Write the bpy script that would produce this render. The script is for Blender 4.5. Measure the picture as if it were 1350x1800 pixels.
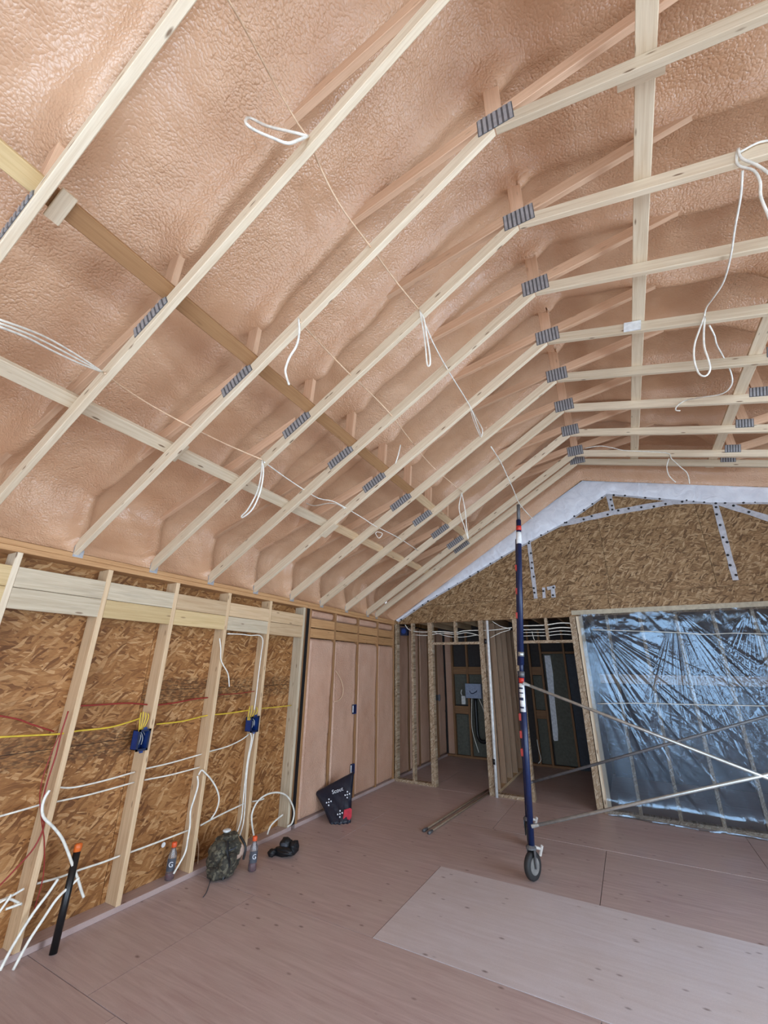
import bpy, math, random
import numpy as np
from mathutils import Matrix, Vector
random.seed(7)
sc = bpy.context.scene
for o in list(bpy.data.objects): bpy.data.objects.remove(o)
COL = sc.collection

# ------------------------------------------------------------------ camera
F_PX, PITCH, YAW, ROLL = 722.1, 0.3619, 0.5104, 0.0111
CAM = Vector((3.5222, 0.0, 1.6814))
def cam_axes():
    c, s, cp, sp, cr, sr = math.cos(YAW), math.sin(YAW), math.cos(PITCH), math.sin(PITCH), math.cos(ROLL), math.sin(ROLL)
    R = Vector((c, s, 0)); H = Vector((-s, c, 0)); Z = Vector((0, 0, 1))
    fw = H*cp + Z*sp; U = Z*cp - H*sp
    return R*cr + U*sr, U*cr - R*sr, fw
RT, UP, FW = cam_axes()
cd = bpy.data.cameras.new('camera'); cam = bpy.data.objects.new('camera', cd); COL.objects.link(cam)
cd.sensor_fit = 'HORIZONTAL'; cd.sensor_width = 36; cd.lens = 36*F_PX/1350; cd.clip_start = 0.02; cd.clip_end = 100
cam.matrix_world = Matrix(((RT.x, UP.x, -FW.x, CAM.x), (RT.y, UP.y, -FW.y, CAM.y), (RT.z, UP.z, -FW.z, CAM.z), (0, 0, 0, 1)))
sc.camera = cam

# ------------------------------------------------------------------ sky, daylight portals, exposure
w = bpy.data.worlds.new('sky'); sc.world = w; w.use_nodes = True
bg = w.node_tree.nodes['Background']; bg.inputs[0].default_value = (0.63, 0.81, 1.0, 1); bg.inputs[1].default_value = 6.0
XR, YB = 6.4, -3.0           # right wall, back wall
def portal(name, loc, rot, sx, sy):
    l = bpy.data.lights.new(name, 'AREA'); l.shape = 'RECTANGLE'; l.size = sx; l.size_y = sy
    l.cycles.is_portal = True
    o = bpy.data.objects.new(name, l); COL.objects.link(o); o.location = loc; o.rotation_euler = rot
WIN_R = [(-2.0, -0.2, 0.9, 2.3), (0.9, 4.3, 0.08, 2.35)]           # y0,y1,z0,z1 in the right wall
WIN_B = [(0.9, 2.3, 0.9, 2.3), (2.9, 5.7, 0.08, 3.2)]                # x0,x1,z0,z1 in the back wall
for y0, y1, z0, z1 in WIN_R: portal('daylight_portal', (XR+.05, (y0+y1)/2, (z0+z1)/2), (0, math.radians(90), 0), z1-z0, y1-y0)
for x0, x1, z0, z1 in WIN_B: portal('daylight_portal', ((x0+x1)/2, YB-.05, (z0+z1)/2), (math.radians(90), 0, 0), x1-x0, z1-z0)
sc.view_settings.view_transform = 'Standard'; sc.view_settings.look = 'None'; sc.view_settings.gamma = 1
sc.view_settings.use_curve_mapping = False
sc.view_settings.exposure = 0.62

# ------------------------------------------------------------------ helpers
TS = 0.6096; YT = 1.5112; D = 6.7348
def TY(i): return YT + i*TS
def ray(u, v):
    return FW + RT*((u-675)/F_PX) + UP*(-(v-900)/F_PX)
def at(u, v, ax, val):                       # a photo pixel as the point of a known plane of the place
    d = ray(u, v); k = 'xyz'.index(ax); return CAM + d*((val-CAM[k])/d[k])
def ZCH(x): return 2.473+.605*(x-.03) if x < 3.365 else 4.49-.261*(x-3.365)      # underside of the bottom chords
def ZRF(x): return 3.05+.605*x if x < 3.37 else 5.09-.262*(x-3.37)               # foamed underside of the roof

WM = {}
def link(name, mesh, W=None, parent=None):
    o = bpy.data.objects.new(name, mesh); COL.objects.link(o)
    W = W or Matrix.Identity(4); WM[o.name] = W
    if parent is not None:
        o.parent = parent; o.matrix_local = WM[parent.name].inverted() @ W
    else: o.matrix_local = W
    return o
def tag(o, label=None, cat=None, group=None, kind=None):
    if label: o['label'] = label
    if cat: o['category'] = cat
    if group: o['group'] = group
    if kind: o['kind'] = kind
    return o
def thing(name, loc, label=None, cat=None, group=None, kind=None, rz=0):
    return tag(link(name, None, Matrix.Translation(loc) @ Matrix.Rotation(rz, 4, 'Z')), label, cat, group, kind)

class MB:
    def __init__(s): s.v = []; s.f = []
    def add(s, v, f):
        n = len(s.v); s.v += [tuple(p) for p in v]; s.f += [tuple(i+n for i in q) for q in f]; return s
    def box(s, a, b, M=None):
        (x0, y0, z0), (x1, y1, z1) = a, b
        v = [Vector(p) for p in ((x0,y0,z0),(x1,y0,z0),(x1,y1,z0),(x0,y1,z0),(x0,y0,z1),(x1,y0,z1),(x1,y1,z1),(x0,y1,z1))]
        if M: v = [M @ p for p in v]
        return s.add(v, [(0,3,2,1),(4,5,6,7),(0,1,5,4),(1,2,6,5),(2,3,7,6),(3,0,4,7)])
    def prism(s, poly, z0, z1, M=None):       # polygon in xy, extruded in z
        n = len(poly); v = [Vector((x, y, z0)) for x, y in poly] + [Vector((x, y, z1)) for x, y in poly]
        if M: v = [M @ p for p in v]
        return s.add(v, [tuple(range(n-1, -1, -1)), tuple(range(n, 2*n))] + [(i, (i+1) % n, n+(i+1) % n, n+i) for i in range(n)])
    def lathe(s, prof, n=16, M=None):
        v = []; f = []
        for r, z in prof:
            for k in range(n):
                a = 2*math.pi*k/n; p = Vector((r*math.cos(a), r*math.sin(a), z)); v.append(M @ p if M else p)
        for i in range(len(prof)-1):
            for k in range(n): f.append((i*n+k, i*n+(k+1) % n, (i+1)*n+(k+1) % n, (i+1)*n+k))
        f.append(tuple(range(n-1, -1, -1))); m = (len(prof)-1)*n; f.append(tuple(range(m, m+n)))
        return s.add(v, f)
    def tube(s, pts, r, n=7, smooth=4, rfun=None):
        P = [Vector(p) for p in pts]
        if smooth and len(P) > 2:
            Q = []
            for i in range(len(P)-1):
                p0, p1, p2, p3 = P[max(i-1, 0)], P[i], P[i+1], P[min(i+2, len(P)-1)]
                for k in range(smooth):
                    t = k/smooth; Q.append(.5*((2*p1)+(p2-p0)*t+(2*p0-5*p1+4*p2-p3)*t*t+(3*p1-p0-3*p2+p3)*t**3))
            Q.append(P[-1]); P = Q
        v = []; f = []; up = Vector((.31, .17, .93))
        for i, p in enumerate(P):
            d = (P[min(i+1, len(P)-1)]-P[max(i-1, 0)])
            if d.length < 1e-7: d = Vector((0, 0, 1))
            d.normalize()
            if abs(d.dot(up)) > .97: up = Vector((.9, .3, .1))
            a = d.cross(up).normalized(); b = a.cross(d).normalized(); up = b
            rr = r*(rfun(i/(len(P)-1)) if rfun else 1)
            for k in range(n):
                t = 2*math.pi*k/n; v.append(p+(a*math.cos(t)+b*math.sin(t))*rr)
        for i in range(len(P)-1):
            for k in range(n): f.append((i*n+k, i*n+(k+1) % n, (i+1)*n+(k+1) % n, (i+1)*n+k))
        m = (len(P)-1)*n
        f += [tuple(range(n-1, -1, -1)), tuple(range(m, m+n))]
        return s.add(v, f)
    def mesh(s, name, mat, smooth=False):
        me = bpy.data.meshes.new(name); me.from_pydata(s.v, [], s.f); me.update()
        if mat: me.materials.append(M_[mat])
        if smooth:
            me.polygons.foreach_set('use_smooth', [True]*len(me.polygons))
        return me
    def build(s, name, mat, parent=None, W=None, smooth=False):   # vertices given in world space unless W is passed
        if W is None and parent is not None:
            W = WM[parent.name]; inv = W.inverted(); s.v = [tuple(inv @ Vector(p)) for p in s.v]
        return link(name, s.mesh(name, mat, smooth), W, parent)
    def own(s, name, mat, base, smooth=False):                    # a one-mesh thing with its origin at its base
        W = Matrix.Translation(base); b = Vector(base); s.v = [tuple(Vector(p)-b) for p in s.v]
        return link(name, s.mesh(name, mat, smooth), W)

_bm = {}
def board_mesh(L, w, h, mat, ch=.003):
    key = (round(L, 3), round(w, 3), round(h, 3), mat)
    if key in _bm: return _bm[key]
    a, b = w/2, h/2; c = min(ch, a*.3, b*.3)
    prof = [(-a+c, -b), (a-c, -b), (a, -b+c), (a, b-c), (a-c, b), (-a+c, b), (-a, b-c), (-a, -b+c)]
    v = [(-L/2, y, z) for y, z in prof]+[(L/2, y, z) for y, z in prof]; n = 8
    f = [tuple(range(n-1, -1, -1)), tuple(range(n, 2*n))]+[(i, (i+1) % n, n+(i+1) % n, n+i) for i in range(n)]
    m = MB(); m.add(v, f); _bm[key] = m.mesh('board', mat); return _bm[key]
def board(name, p0, p1, w, h, up, mat, parent=None):   # h runs along "up", w across; grain along the length
    p0, p1, up = Vector(p0), Vector(p1), Vector(up)
    X = (p1-p0); L = X.length; X.normalize(); Y = up.cross(X).normalized(); Z = X.cross(Y); c = (p0+p1)/2
    W = Matrix(((X.x, Y.x, Z.x, c.x), (X.y, Y.y, Z.y, c.y), (X.z, Y.z, Z.z, c.z), (0, 0, 0, 1)))
    return link(name, board_mesh(L, w, h, mat), W, parent)

def vnoise(x, y, seed=0):                       # smooth value noise on numpy arrays
    xi = np.floor(x).astype(np.int64); yi = np.floor(y).astype(np.int64); fx = x-xi; fy = y-yi
    fx = fx*fx*fx*(fx*(fx*6-15)+10); fy = fy*fy*fy*(fy*(fy*6-15)+10)
    def h(a, b):
        n = (a*374761393 + b*668265263 + seed*974634777) & 0xffffffff
        n = ((n ^ (n >> 13))*1274126177) & 0xffffffff
        return ((n ^ (n >> 16)) & 0xffff)/32767.5-1
    return (h(xi, yi)*(1-fx)+h(xi+1, yi)*fx)*(1-fy)+(h(xi, yi+1)*(1-fx)+h(xi+1, yi+1)*fx)*fy
def grid_mesh(P, mat, flip=False):              # P: array n,m,3
    n, m = P.shape[:2]; idx = np.arange(n*m).reshape(n, m)
    q = np.stack([idx[:-1, :-1], idx[1:, :-1], idx[1:, 1:], idx[:-1, 1:]], -1).reshape(-1, 4)
    if flip: q = q[:, ::-1]
    me = bpy.data.meshes.new('grid'); me.vertices.add(n*m); me.vertices.foreach_set('co', P.reshape(-1))
    me.loops.add(q.size); me.loops.foreach_set('vertex_index', q.reshape(-1)); me.polygons.add(len(q))
    me.polygons.foreach_set('loop_start', np.arange(0, q.size, 4)); me.update(calc_edges=True); me.validate()
    me.polygons.foreach_set('use_smooth', np.ones(len(me.polygons), bool))
    me.materials.append(M_[mat]); return me
def srgb(r, g, b):
    f = lambda c: (c/255/12.92) if c/255 <= .04045 else ((c/255+.055)/1.055)**2.4
    return (f(r), f(g), f(b), 1)

# ------------------------------------------------------------------ materials
M_ = {}
class NT:
    def __init__(s, name):
        s.m = bpy.data.materials.new(name); s.m.use_nodes = True; s.t = s.m.node_tree; s.t.nodes.clear()
        s.out = s.n('ShaderNodeOutputMaterial'); s.p = s.n('ShaderNodeBsdfPrincipled'); s.l(s.p.outputs[0], s.out.inputs[0]); M_[name] = s.m
    def n(s, t, **k):
        x = s.t.nodes.new(t)
        for a, b in k.items(): setattr(x, a, b)
        return x
    def l(s, a, b): s.t.links.new(a, b)
    def setp(s, **k):
        nm = dict(col='Base Color', rough='Roughness', metal='Metallic', spec='Specular IOR Level', alpha='Alpha', trans='Transmission Weight', coat='Coat Weight')
        for a, b in k.items():
            i = s.p.inputs[nm[a]]
            if hasattr(b, 'links'): s.l(b, i)
            else: i.default_value = b
        return s
    def coord(s, scale=(1, 1, 1), rnd=0.0, rot=(0, 0, 0)):
        tc = s.n('ShaderNodeTexCoord'); mp = s.n('ShaderNodeMapping'); mp.inputs['Scale'].default_value = scale; mp.inputs['Rotation'].default_value = rot
        src = tc.outputs['Object']
        if rnd:
            oi = s.n('ShaderNodeObjectInfo'); ml = s.n('ShaderNodeMath', operation='MULTIPLY'); s.l(oi.outputs['Random'], ml.inputs[0]); ml.inputs[1].default_value = rnd
            ad = s.n('ShaderNodeVectorMath', operation='ADD'); s.l(src, ad.inputs[0]); s.l(ml.outputs[0], ad.inputs[1]); src = ad.outputs[0]
        s.l(src, mp.inputs[0]); return mp.outputs[0]
    def noise(s, vec, scale, detail=3, rough=.5, dist=0):
        x = s.n('ShaderNodeTexNoise'); s.l(vec, x.inputs['Vector']); x.inputs['Scale'].default_value = scale; x.inputs['Detail'].default_value = detail
        x.inputs['Roughness'].default_value = rough; x.inputs['Distortion'].default_value = dist; return x.outputs['Fac']
    def voro(s, vec, scale, feature='F1', out='Distance'):
        x = s.n('ShaderNodeTexVoronoi', feature=feature); s.l(vec, x.inputs['Vector']); x.inputs['Scale'].default_value = scale; return x.outputs[out]
    def ramp(s, fac, stops, interp='LINEAR'):
        x = s.n('ShaderNodeValToRGB'); x.color_ramp.interpolation = interp; e = x.color_ramp.elements
        while len(e) < len(stops): e.new(.5)
        for q, (p, c) in zip(e, stops): q.position = p; q.color = c
        s.l(fac, x.inputs[0]); return x.outputs[0]
    def mix(s, fac, a, b, mode='MIX'):
        x = s.n('ShaderNodeMix', data_type='RGBA', blend_type=mode)
        for v, i in ((fac, x.inputs[0]), (a, x.inputs[6]), (b, x.inputs[7])):
            if hasattr(v, 'links'): s.l(v, i)
            else: i.default_value = v
        return x.outputs[2]
    def math(s, op, a, b=0.0, c=None):
        x = s.n('ShaderNodeMath', operation=op)
        for v, i in zip((a, b, c), x.inputs):
            if v is None: continue
            if hasattr(v, 'links'): s.l(v, i)
            else: i.default_value = v
        return x.outputs[0]
    def bump(s, h, strength=.3, dist=.01):
        x = s.n('ShaderNodeBump'); x.inputs['Strength'].default_value = strength; x.inputs['Distance'].default_value = dist; s.l(h, x.inputs['Height'])
        s.l(x.outputs[0], s.p.inputs['Normal']); return s
    def rand(s): return s.n('ShaderNodeObjectInfo').outputs['Random']

def plain(name, col, rough=.5, metal=0, spec=.5, bump=None):
    t = NT(name); c = t.noise(t.coord((1, 1, 1), 7), 25, 3)
    a = tuple(x*.82 for x in col[:3])+(1,); b = tuple(min(1, x*1.12) for x in col[:3])+(1,)
    t.setp(col=t.ramp(c, [(.3, a), (.7, b)]), rough=rough, metal=metal, spec=spec)
    if bump: t.bump(t.noise(t.coord(), bump[0], 4), bump[1], bump[2])
def lumber(name, pale, dark, knots=.5, dirt=.0):
    t = NT(name)
    g = t.noise(t.coord((1.2, 26, 26), 40), 2.2, 4, .6, .6)
    g2 = t.noise(t.coord((3, 160, 160), 40), 1.6, 2)
    base = t.ramp(g, [(.28, dark), (.62, pale)])
    base = t.mix(.18, base, t.ramp(g2, [(.3, tuple(x*.72 for x in dark[:3])+(1,)), (.7, pale)]))
    v = t.voro(t.coord((1.8, 7.5, 7.5), 40), 2.2); kk = t.math('LESS_THAN', v, .085)
    v2 = t.voro(t.coord((1.8, 7.5, 7.5), 40), 2.2); ring = t.ramp(v2, [(0, (1, 1, 1, 1)), (.07, (1, 1, 1, 1)), (.13, (0, 0, 0, 1))])
    kn = t.mix(t.math('MULTIPLY', ring, knots), base, srgb(104, 70, 44))
    r = t.rand(); val = t.ramp(r, [(0, (.80, .79, .77, 1)), (.5, (.95, .94, .92, 1)), (1, (1, 1, 1, 1))])
    c = t.mix(1.0, kn, val, 'MULTIPLY')
    st = t.noise(t.coord((.8, 5, 5), 40), 3.5, 4)
    c = t.mix(t.ramp(st, [(.55, (0, 0, 0, 1)), (.8, (dirt,)*3+(1,))]), c, srgb(120, 104, 88))
    t.setp(col=c, rough=.62, spec=.3); t.bump(g2, .12, .002)
lumber('pine', srgb(232, 214, 187), srgb(212, 188, 157), .85)
lumber('pine_pink', srgb(226, 186, 154), srgb(210, 167, 133), .3)                 # overspray-coated webs
lumber('pine_warm', srgb(226, 196, 158), srgb(204, 168, 128), .65, .15)
lumber('pine_yellow', srgb(218, 190, 142), srgb(200, 168, 118), .5)
lumber('pine_grey', srgb(214, 198, 172), srgb(188, 168, 140), .7, .3)
lumber('stud_grey', srgb(176, 150, 126), srgb(152, 124, 100), .5)
lumber('plate_wood', srgb(206, 160, 112), srgb(178, 128, 84), .4)
lumber('brown_board', srgb(178, 134, 92), srgb(158, 114, 76), .3)
lumber('dark_wood', srgb(150, 112, 78), srgb(122, 88, 60), .4)

def osb(name, cols, scale=1.0, seam=None):
    t = NT(name); lay = []
    warp = t.n('ShaderNodeVectorMath', operation='ADD')
    for k, (ang, sx, sy) in enumerate(((.22, 9, 60), (-.35, 11, 66), (.9, 12, 52), (.03, 7, 44))):
        tc = t.n('ShaderNodeTexCoord'); sep = t.n('ShaderNodeSeparateXYZ'); t.l(tc.outputs['Object'], sep.inputs[0])
        oi = t.rand()
        cb = t.n('ShaderNodeCombineXYZ')
        t.l(t.math('ADD', sep.outputs[0], t.math('MULTIPLY', oi, 37.0)), cb.inputs[0]); t.l(sep.outputs[1], cb.inputs[1])
        nz = t.n('ShaderNodeTexNoise'); nz.inputs['Scale'].default_value = 5*scale; nz.inputs['Detail'].default_value = 2; t.l(cb.outputs[0], nz.inputs['Vector'])
        wv = t.n('ShaderNodeVectorMath', operation='MULTIPLY_ADD'); t.l(nz.outputs['Color'], wv.inputs[0]); wv.inputs[1].default_value = (.09/scale,)*3; t.l(cb.outputs[0], wv.inputs[2])
        mp = t.n('ShaderNodeMapping'); mp.vector_type = 'TEXTURE'; mp.inputs['Rotation'].default_value = (0, 0, ang); mp.inputs['Location'].default_value = (k*3.7, k*1.3, 0)
        t.l(wv.outputs[0], mp.inputs[0]); m2 = t.n('ShaderNodeMapping'); m2.inputs['Scale'].default_value = (sx*scale, sy*scale, 1); t.l(mp.outputs[0], m2.inputs[0])
        v = t.n('ShaderNodeTexVoronoi', voronoi_dimensions='2D'); v.inputs['Scale'].default_value = 1.0; t.l(m2.outputs[0], v.inputs['Vector'])
        hs = t.n('ShaderNodeSeparateColor'); t.l(v.outputs['Color'], hs.inputs[0]); lay.append((hs.outputs[0], hs.outputs[1], v.outputs['Distance']))
    stops = [(i/(len(cols)-1), c) for i, c in enumerate(cols)]
    c = t.ramp(lay[3][0], stops)
    hgt = lay[3][1]
    for a, b, dd in lay[:3]:
        sel = t.math('GREATER_THAN', b, .55)
        c = t.mix(sel, c, t.ramp(a, stops)); 
        hgt = t.math('ADD', t.math('MULTIPLY', sel, a), t.math('MULTIPLY', t.math('SUBTRACT', 1.0, sel), hgt))
    edge = t.math('GREATER_THAN', lay[0][2], .62)
    c = t.mix(t.math('MULTIPLY', edge, .35), c, cols[0])
    big = t.noise(t.coord((1, 1, 1), 9), 2.2, 3); c = t.mix(.5, c, t.ramp(big, [(.3, (.72, .70, .68, 1)), (.7, (1, 1, 1, 1))]), 'MULTIPLY')
    gr = t.noise(t.coord((22, 130, 22), 9), 1.6, 3); c = t.mix(.45, c, t.ramp(gr, [(.3, (.5, .45, .4, 1)), (.7, (1, 1, 1, 1))]), 'MULTIPLY')
    if seam is not None:                         # stained printed band along the sheet edge (local y)
        tc = t.n('ShaderNodeTexCoord'); sp = t.n('ShaderNodeSeparateXYZ'); t.l(tc.outputs['Object'], sp.inputs[0])
        dd = t.math('ABSOLUTE', t.math('SUBTRACT', sp.outputs[1], seam)); m = t.ramp(dd, [(0, (1, 1, 1, 1)), (.05, (.9, .9, .9, 1)), (.075, (0, 0, 0, 1))])
        nn = t.ramp(t.noise(t.coord((9, 30, 1)), 2.5, 3), [(.38, (0, 0, 0, 1)), (.62, (.75, .75, .75, 1))])
        c = t.mix(t.math('MULTIPLY', m, nn), c, srgb(70, 48, 30))
    t.setp(col=c, rough=.6, spec=.25); t.bump(hgt, .35, .004)
OC = [srgb(122, 78, 43), srgb(156, 106, 60), srgb(170, 118, 70), srgb(182, 132, 82), srgb(208, 162, 112)]
osb('osb', OC); osb('osb_print_low', OC, 1.0, 1.075); osb('osb_print_mid', OC, 1.0, 1.43); osb('osb_print_top', OC, 1.0, .03)
osb('osb_shaded', [srgb(100, 74, 48), srgb(140, 108, 74), srgb(156, 124, 88), srgb(170, 138, 100), srgb(198, 168, 130)], 1.2)  # weaker light on the far wall put into a greyer OSB tint
osb('lsl', [srgb(132, 108, 84), srgb(164, 140, 112), srgb(180, 156, 128), srgb(192, 170, 144), srgb(206, 188, 164)], 2.0)

def foam(name, c0, c1, fine=74):
    t = NT(name); co = t.coord()
    big = t.noise(co, 1.3, 3); mid = t.noise(co, 6, 3)
    c = t.ramp(big, [(.3, c0), (.7, c1)]); c = t.mix(.3, c, t.ramp(mid, [(.3, c0), (.7, c1)]))
    t.setp(col=c, rough=.27, spec=.6)
    wv = t.n('ShaderNodeVectorMath', operation='MULTIPLY_ADD'); nz = t.n('ShaderNodeTexNoise'); nz.inputs['Scale'].default_value = 18; t.l(co, nz.inputs['Vector'])
    t.l(nz.outputs['Color'], wv.inputs[0]); wv.inputs[1].default_value = (.03, .03, .03); t.l(co, wv.inputs[2])
    v = t.n('ShaderNodeTexVoronoi', feature='F1'); v.inputs['Scale'].default_value = fine; t.l(wv.outputs[0], v.inputs['Vector'])
    peb = t.math('SUBTRACT', 1.0, t.math('POWER', v.outputs['Distance'], 2.0)); n2 = t.noise(co, fine*.3, 2, .5, .0)
    amp = t.ramp(t.noise(co, 1.4, 3), [(.35, (.25,)*3+(1,)), (.65, (1, 1, 1, 1))])
    t.bump(t.math('MULTIPLY', t.math('ADD', peb, t.math('MULTIPLY', n2, 1.2)), amp), .62, .011)
foam('foam', srgb(195, 150, 114), srgb(212, 172, 139))
foam('foam_wall', srgb(198, 153, 126), srgb(212, 172, 147), 90)

def ply(name, base, light):
    t = NT(name)
    g = t.noise(t.coord((1.1, 14, 1), 30), 2.0, 5, .6, .8); d = t.noise(t.coord((1, 1, 1)), 1.7, 4, .6)
    c = t.ramp(g, [(.25, base), (.75, light)]); c = t.mix(t.ramp(d, [(.35, (0, 0, 0, 1)), (.75, (.5,)*3+(1,))]), c, srgb(196, 178, 168))
    v = t.voro(t.coord((2.6, 5.0, 1), 30), 1.9); k = t.ramp(v, [(0, (.8,)*3+(1,)), (.06, (.55,)*3+(1,)), (.12, (0, 0, 0, 1))]); c = t.mix(k, c, srgb(96, 70, 62))
    fn = t.noise(t.coord(), 220, 2); c = t.mix(.2, c, t.ramp(fn, [(.3, (.6,)*3+(1,)), (.7, (1, 1, 1, 1))]), 'MULTIPLY')
    r = t.ramp(t.rand(), [(0, (.92, .9, .89, 1)), (1, (1, 1, 1, 1))]); c = t.mix(1, c, r, 'MULTIPLY')
    t.setp(col=c, rough=t.ramp(d, [(.3, (.36,)*3+(1,)), (.7, (.5,)*3+(1,))]), spec=.5); t.bump(g, .08, .003)
ply('ply', srgb(170, 144, 138), srgb(203, 180, 176)); ply('ply_pale', srgb(200, 186, 186), srgb(216, 206, 207))
plain('galv_plate', srgb(168, 168, 170), .5, .35); plain('galv_tube', srgb(196, 202, 200), .34, .8)
plain('galv_dark', srgb(104, 104, 106), .5, .4)
plain('cable_white', srgb(238, 234, 222), .45); plain('cable_yellow', srgb(222, 190, 60), .45); plain('cable_red', srgb(150, 44, 36), .5)
plain('cable_thin', srgb(226, 192, 158), .5)
plain('blue_box', srgb(24, 56, 122), .4); plain('blue_dark', srgb(18, 30, 62), .5)
plain('black_plastic', srgb(22, 22, 24), .4); plain('orange', srgb(226, 110, 44), .4); plain('black_pipe', srgb(20, 20, 22), .35)
plain('tape', srgb(188, 188, 194), .3); plain('tan_tape', srgb(176, 164, 140), .5); plain('cap_black', srgb(22, 22, 26), .5)
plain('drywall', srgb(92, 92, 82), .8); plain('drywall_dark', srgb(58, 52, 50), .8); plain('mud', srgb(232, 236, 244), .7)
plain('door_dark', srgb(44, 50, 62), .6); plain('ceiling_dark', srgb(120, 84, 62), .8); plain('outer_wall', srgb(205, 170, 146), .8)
plain('scaffold_blue', srgb(18, 34, 72), .36); plain('red_paint', srgb(196, 52, 40), .45); plain('label_white', srgb(226, 226, 224), .5)
plain('rubber', srgb(40, 38, 38), .7); plain('rim_grey', srgb(120, 116, 112), .6); plain('dusty_white', srgb(196, 188, 180), .8)
plain('panel_grey', srgb(150, 162, 186), .45); plain('rod', srgb(132, 112, 92), .55)
plain('bag_black', srgb(20, 24, 40), .4, bump=(30, .4, .01)); plain('bag_red', srgb(186, 30, 50), .5); plain('print_white', srgb(225, 225, 230), .6)
plain('bottle_orange', srgb(232, 92, 44), .4); plain('gear_black', srgb(18, 18, 22), .55, bump=(40, .3, .004)); plain('gear_grey', srgb(74, 76, 84), .6)
plain('wood_tan', srgb(196, 168, 150), .6)
t = NT('camo'); v = t.voro(t.coord((1, 1, 1.3)), 44, 'F1', 'Color'); sp = t.n('ShaderNodeSeparateColor'); t.l(v, sp.inputs[0])
t.setp(col=t.ramp(sp.outputs[0], [(0, srgb(54, 50, 42)), (.35, srgb(84, 78, 62)), (.6, srgb(68, 64, 54)), (.85, srgb(104, 98, 82))], 'CONSTANT'), rough=.85); t.bump(t.noise(t.coord(), 30, 4), .5, .01)
t = NT('membrane'); n = t.noise(t.coord((1, 1, 1)), 6, 4, .6, 1.0)
t.setp(col=t.ramp(n, [(.3, srgb(214, 216, 224)), (.7, srgb(236, 238, 244))]), rough=.36); t.bump(n, .6, .03)
t = NT('film'); tr = t.n('ShaderNodeBsdfTransparent'); tr.inputs[0].default_value = (.78, .84, .90, 1)
gl = t.n('ShaderNodeBsdfGlossy'); gl.inputs['Roughness'].default_value = .10; gl.inputs[0].default_value = (.62, .80, 1, 1)  # blue of the reflected sky put into the gloss colour
df = t.n('ShaderNodeBsdfDiffuse'); df.inputs[0].default_value = srgb(196, 210, 232)
fr = t.n('ShaderNodeFresnel'); fr.inputs[0].default_value = 1.5
bp = t.n('ShaderNodeBump'); bp.inputs['Strength'].default_value = .12; bp.inputs['Distance'].default_value = .012
t.l(t.noise(t.coord((1, 1, 1)), 22, 4, .6, 1.2), bp.inputs['Height']); t.l(bp.outputs[0], gl.inputs['Normal']); t.l(bp.outputs[0], fr.inputs['Normal'])
m1 = t.n('ShaderNodeMixShader'); m1.inputs[0].default_value = .03; t.l(tr.outputs[0], m1.inputs[1]); t.l(df.outputs[0], m1.inputs[2])
m2 = t.n('ShaderNodeMixShader'); t.l(t.math('MINIMUM', t.math('MULTIPLY_ADD', fr.outputs[0], 2.0, .0), 1.0), m2.inputs[0]); t.l(m1.outputs[0], m2.inputs[1]); t.l(gl.outputs[0], m2.inputs[2]); t.l(m2.outputs[0], t.out.inputs[0])
t = NT('pet'); t.setp(col=srgb(225, 230, 235), rough=.08, trans=.9)
t = NT('juice'); t.setp(col=srgb(120, 16, 34), rough=.2)

# ================================================================== SETTING
# ---- floor: plywood sheets on a subfloor
fl = thing('floor', (0, 0, 0), kind='structure')
MB().box((-.25, YB-.2, -.2), (XR+.2, 9.5, -.02)).build('subfloor', 'dark_wood', fl)
rows = [(YB-.2, -1.8, 0.1), (-1.8, -.58, -1.5), (-.58, .64, .1), (.64, 1.86, -1.5), (1.86, 3.08, .67), (3.08, 4.30, 1.745), (4.30, 5.48, .60), (5.48, 6.70, 1.9), (6.70, 7.92, .67), (7.92, 9.5, 1.745)]
for ra, rb, off in rows:
    xs = [off+2.44*k for k in range(-2, 5)]; xs = [-.14]+[x for x in xs if -.1 < x < XR]+[XR]
    for xa, xb in zip(xs, xs[1:]):
        pale = abs(ra-3.08) < .01 and abs(xa-1.745) < .01
        g = .0025; c = Vector(((xa+xb)/2, (ra+rb)/2, -.009)); z = .002 if pale else random.uniform(-.0015, .0005)
        a, b = (xb-xa)/2-g, (rb-ra)/2-g
        m = MB().box((-a, -b, -.009), (a, b, .009+z)); o = m.build('plywood_sheet', 'ply_pale' if pale else 'ply', fl, Matrix.Translation(c))
        if pale: o['label'] = 'paler dusty plywood sheet'

# ---- left wall: studs, blocking, plates, OSB sheathing, foamed bays
wl = thing('wall_left', (0, 0, 0), kind='structure')
def osb_panel(parent, mat, origin, ux, uy, poly, th, seamname='osb_panel'):
    X, Y = Vector(ux), Vector(uy); Z = X.cross(Y); o = Vector(origin)
    W = Matrix(((X.x, Y.x, Z.x, o.x), (X.y, Y.y, Z.y, o.y), (X.z, Y.z, Z.z, o.z), (0, 0, 0, 1)))
    return MB().prism(poly, -th, 0).build(seamname, mat, parent, W)
def rect(a, b, c, d, g=.002): return [(a+g, c+g), (b-g, c+g), (b-g, d-g), (a+g, d-g)]
for ya, yb, za, zb in ((YB, -.6, 0, 1.117), (YB, -.6, 1.117, 2.40), (-.6, 2.35, 0, 1.117), (-.6, 2.35, 1.117, 2.40), (2.35, 4.30, 0, 1.475), (2.35, 4.30, 1.475, 2.40), (4.30, 6.75, 0, 2.40), (6.75, 9.3, 0, 2.44)):
    osb_panel(wl, 'osb_print_low' if zb < 1.2 else 'osb_print_mid' if zb < 1.5 else 'osb_print_top' if za > 1 else 'osb', (-.14, ya, za), (0, 1, 0), (0, 0, 1), rect(0, yb-ya, 0, zb-za), .012)
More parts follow.
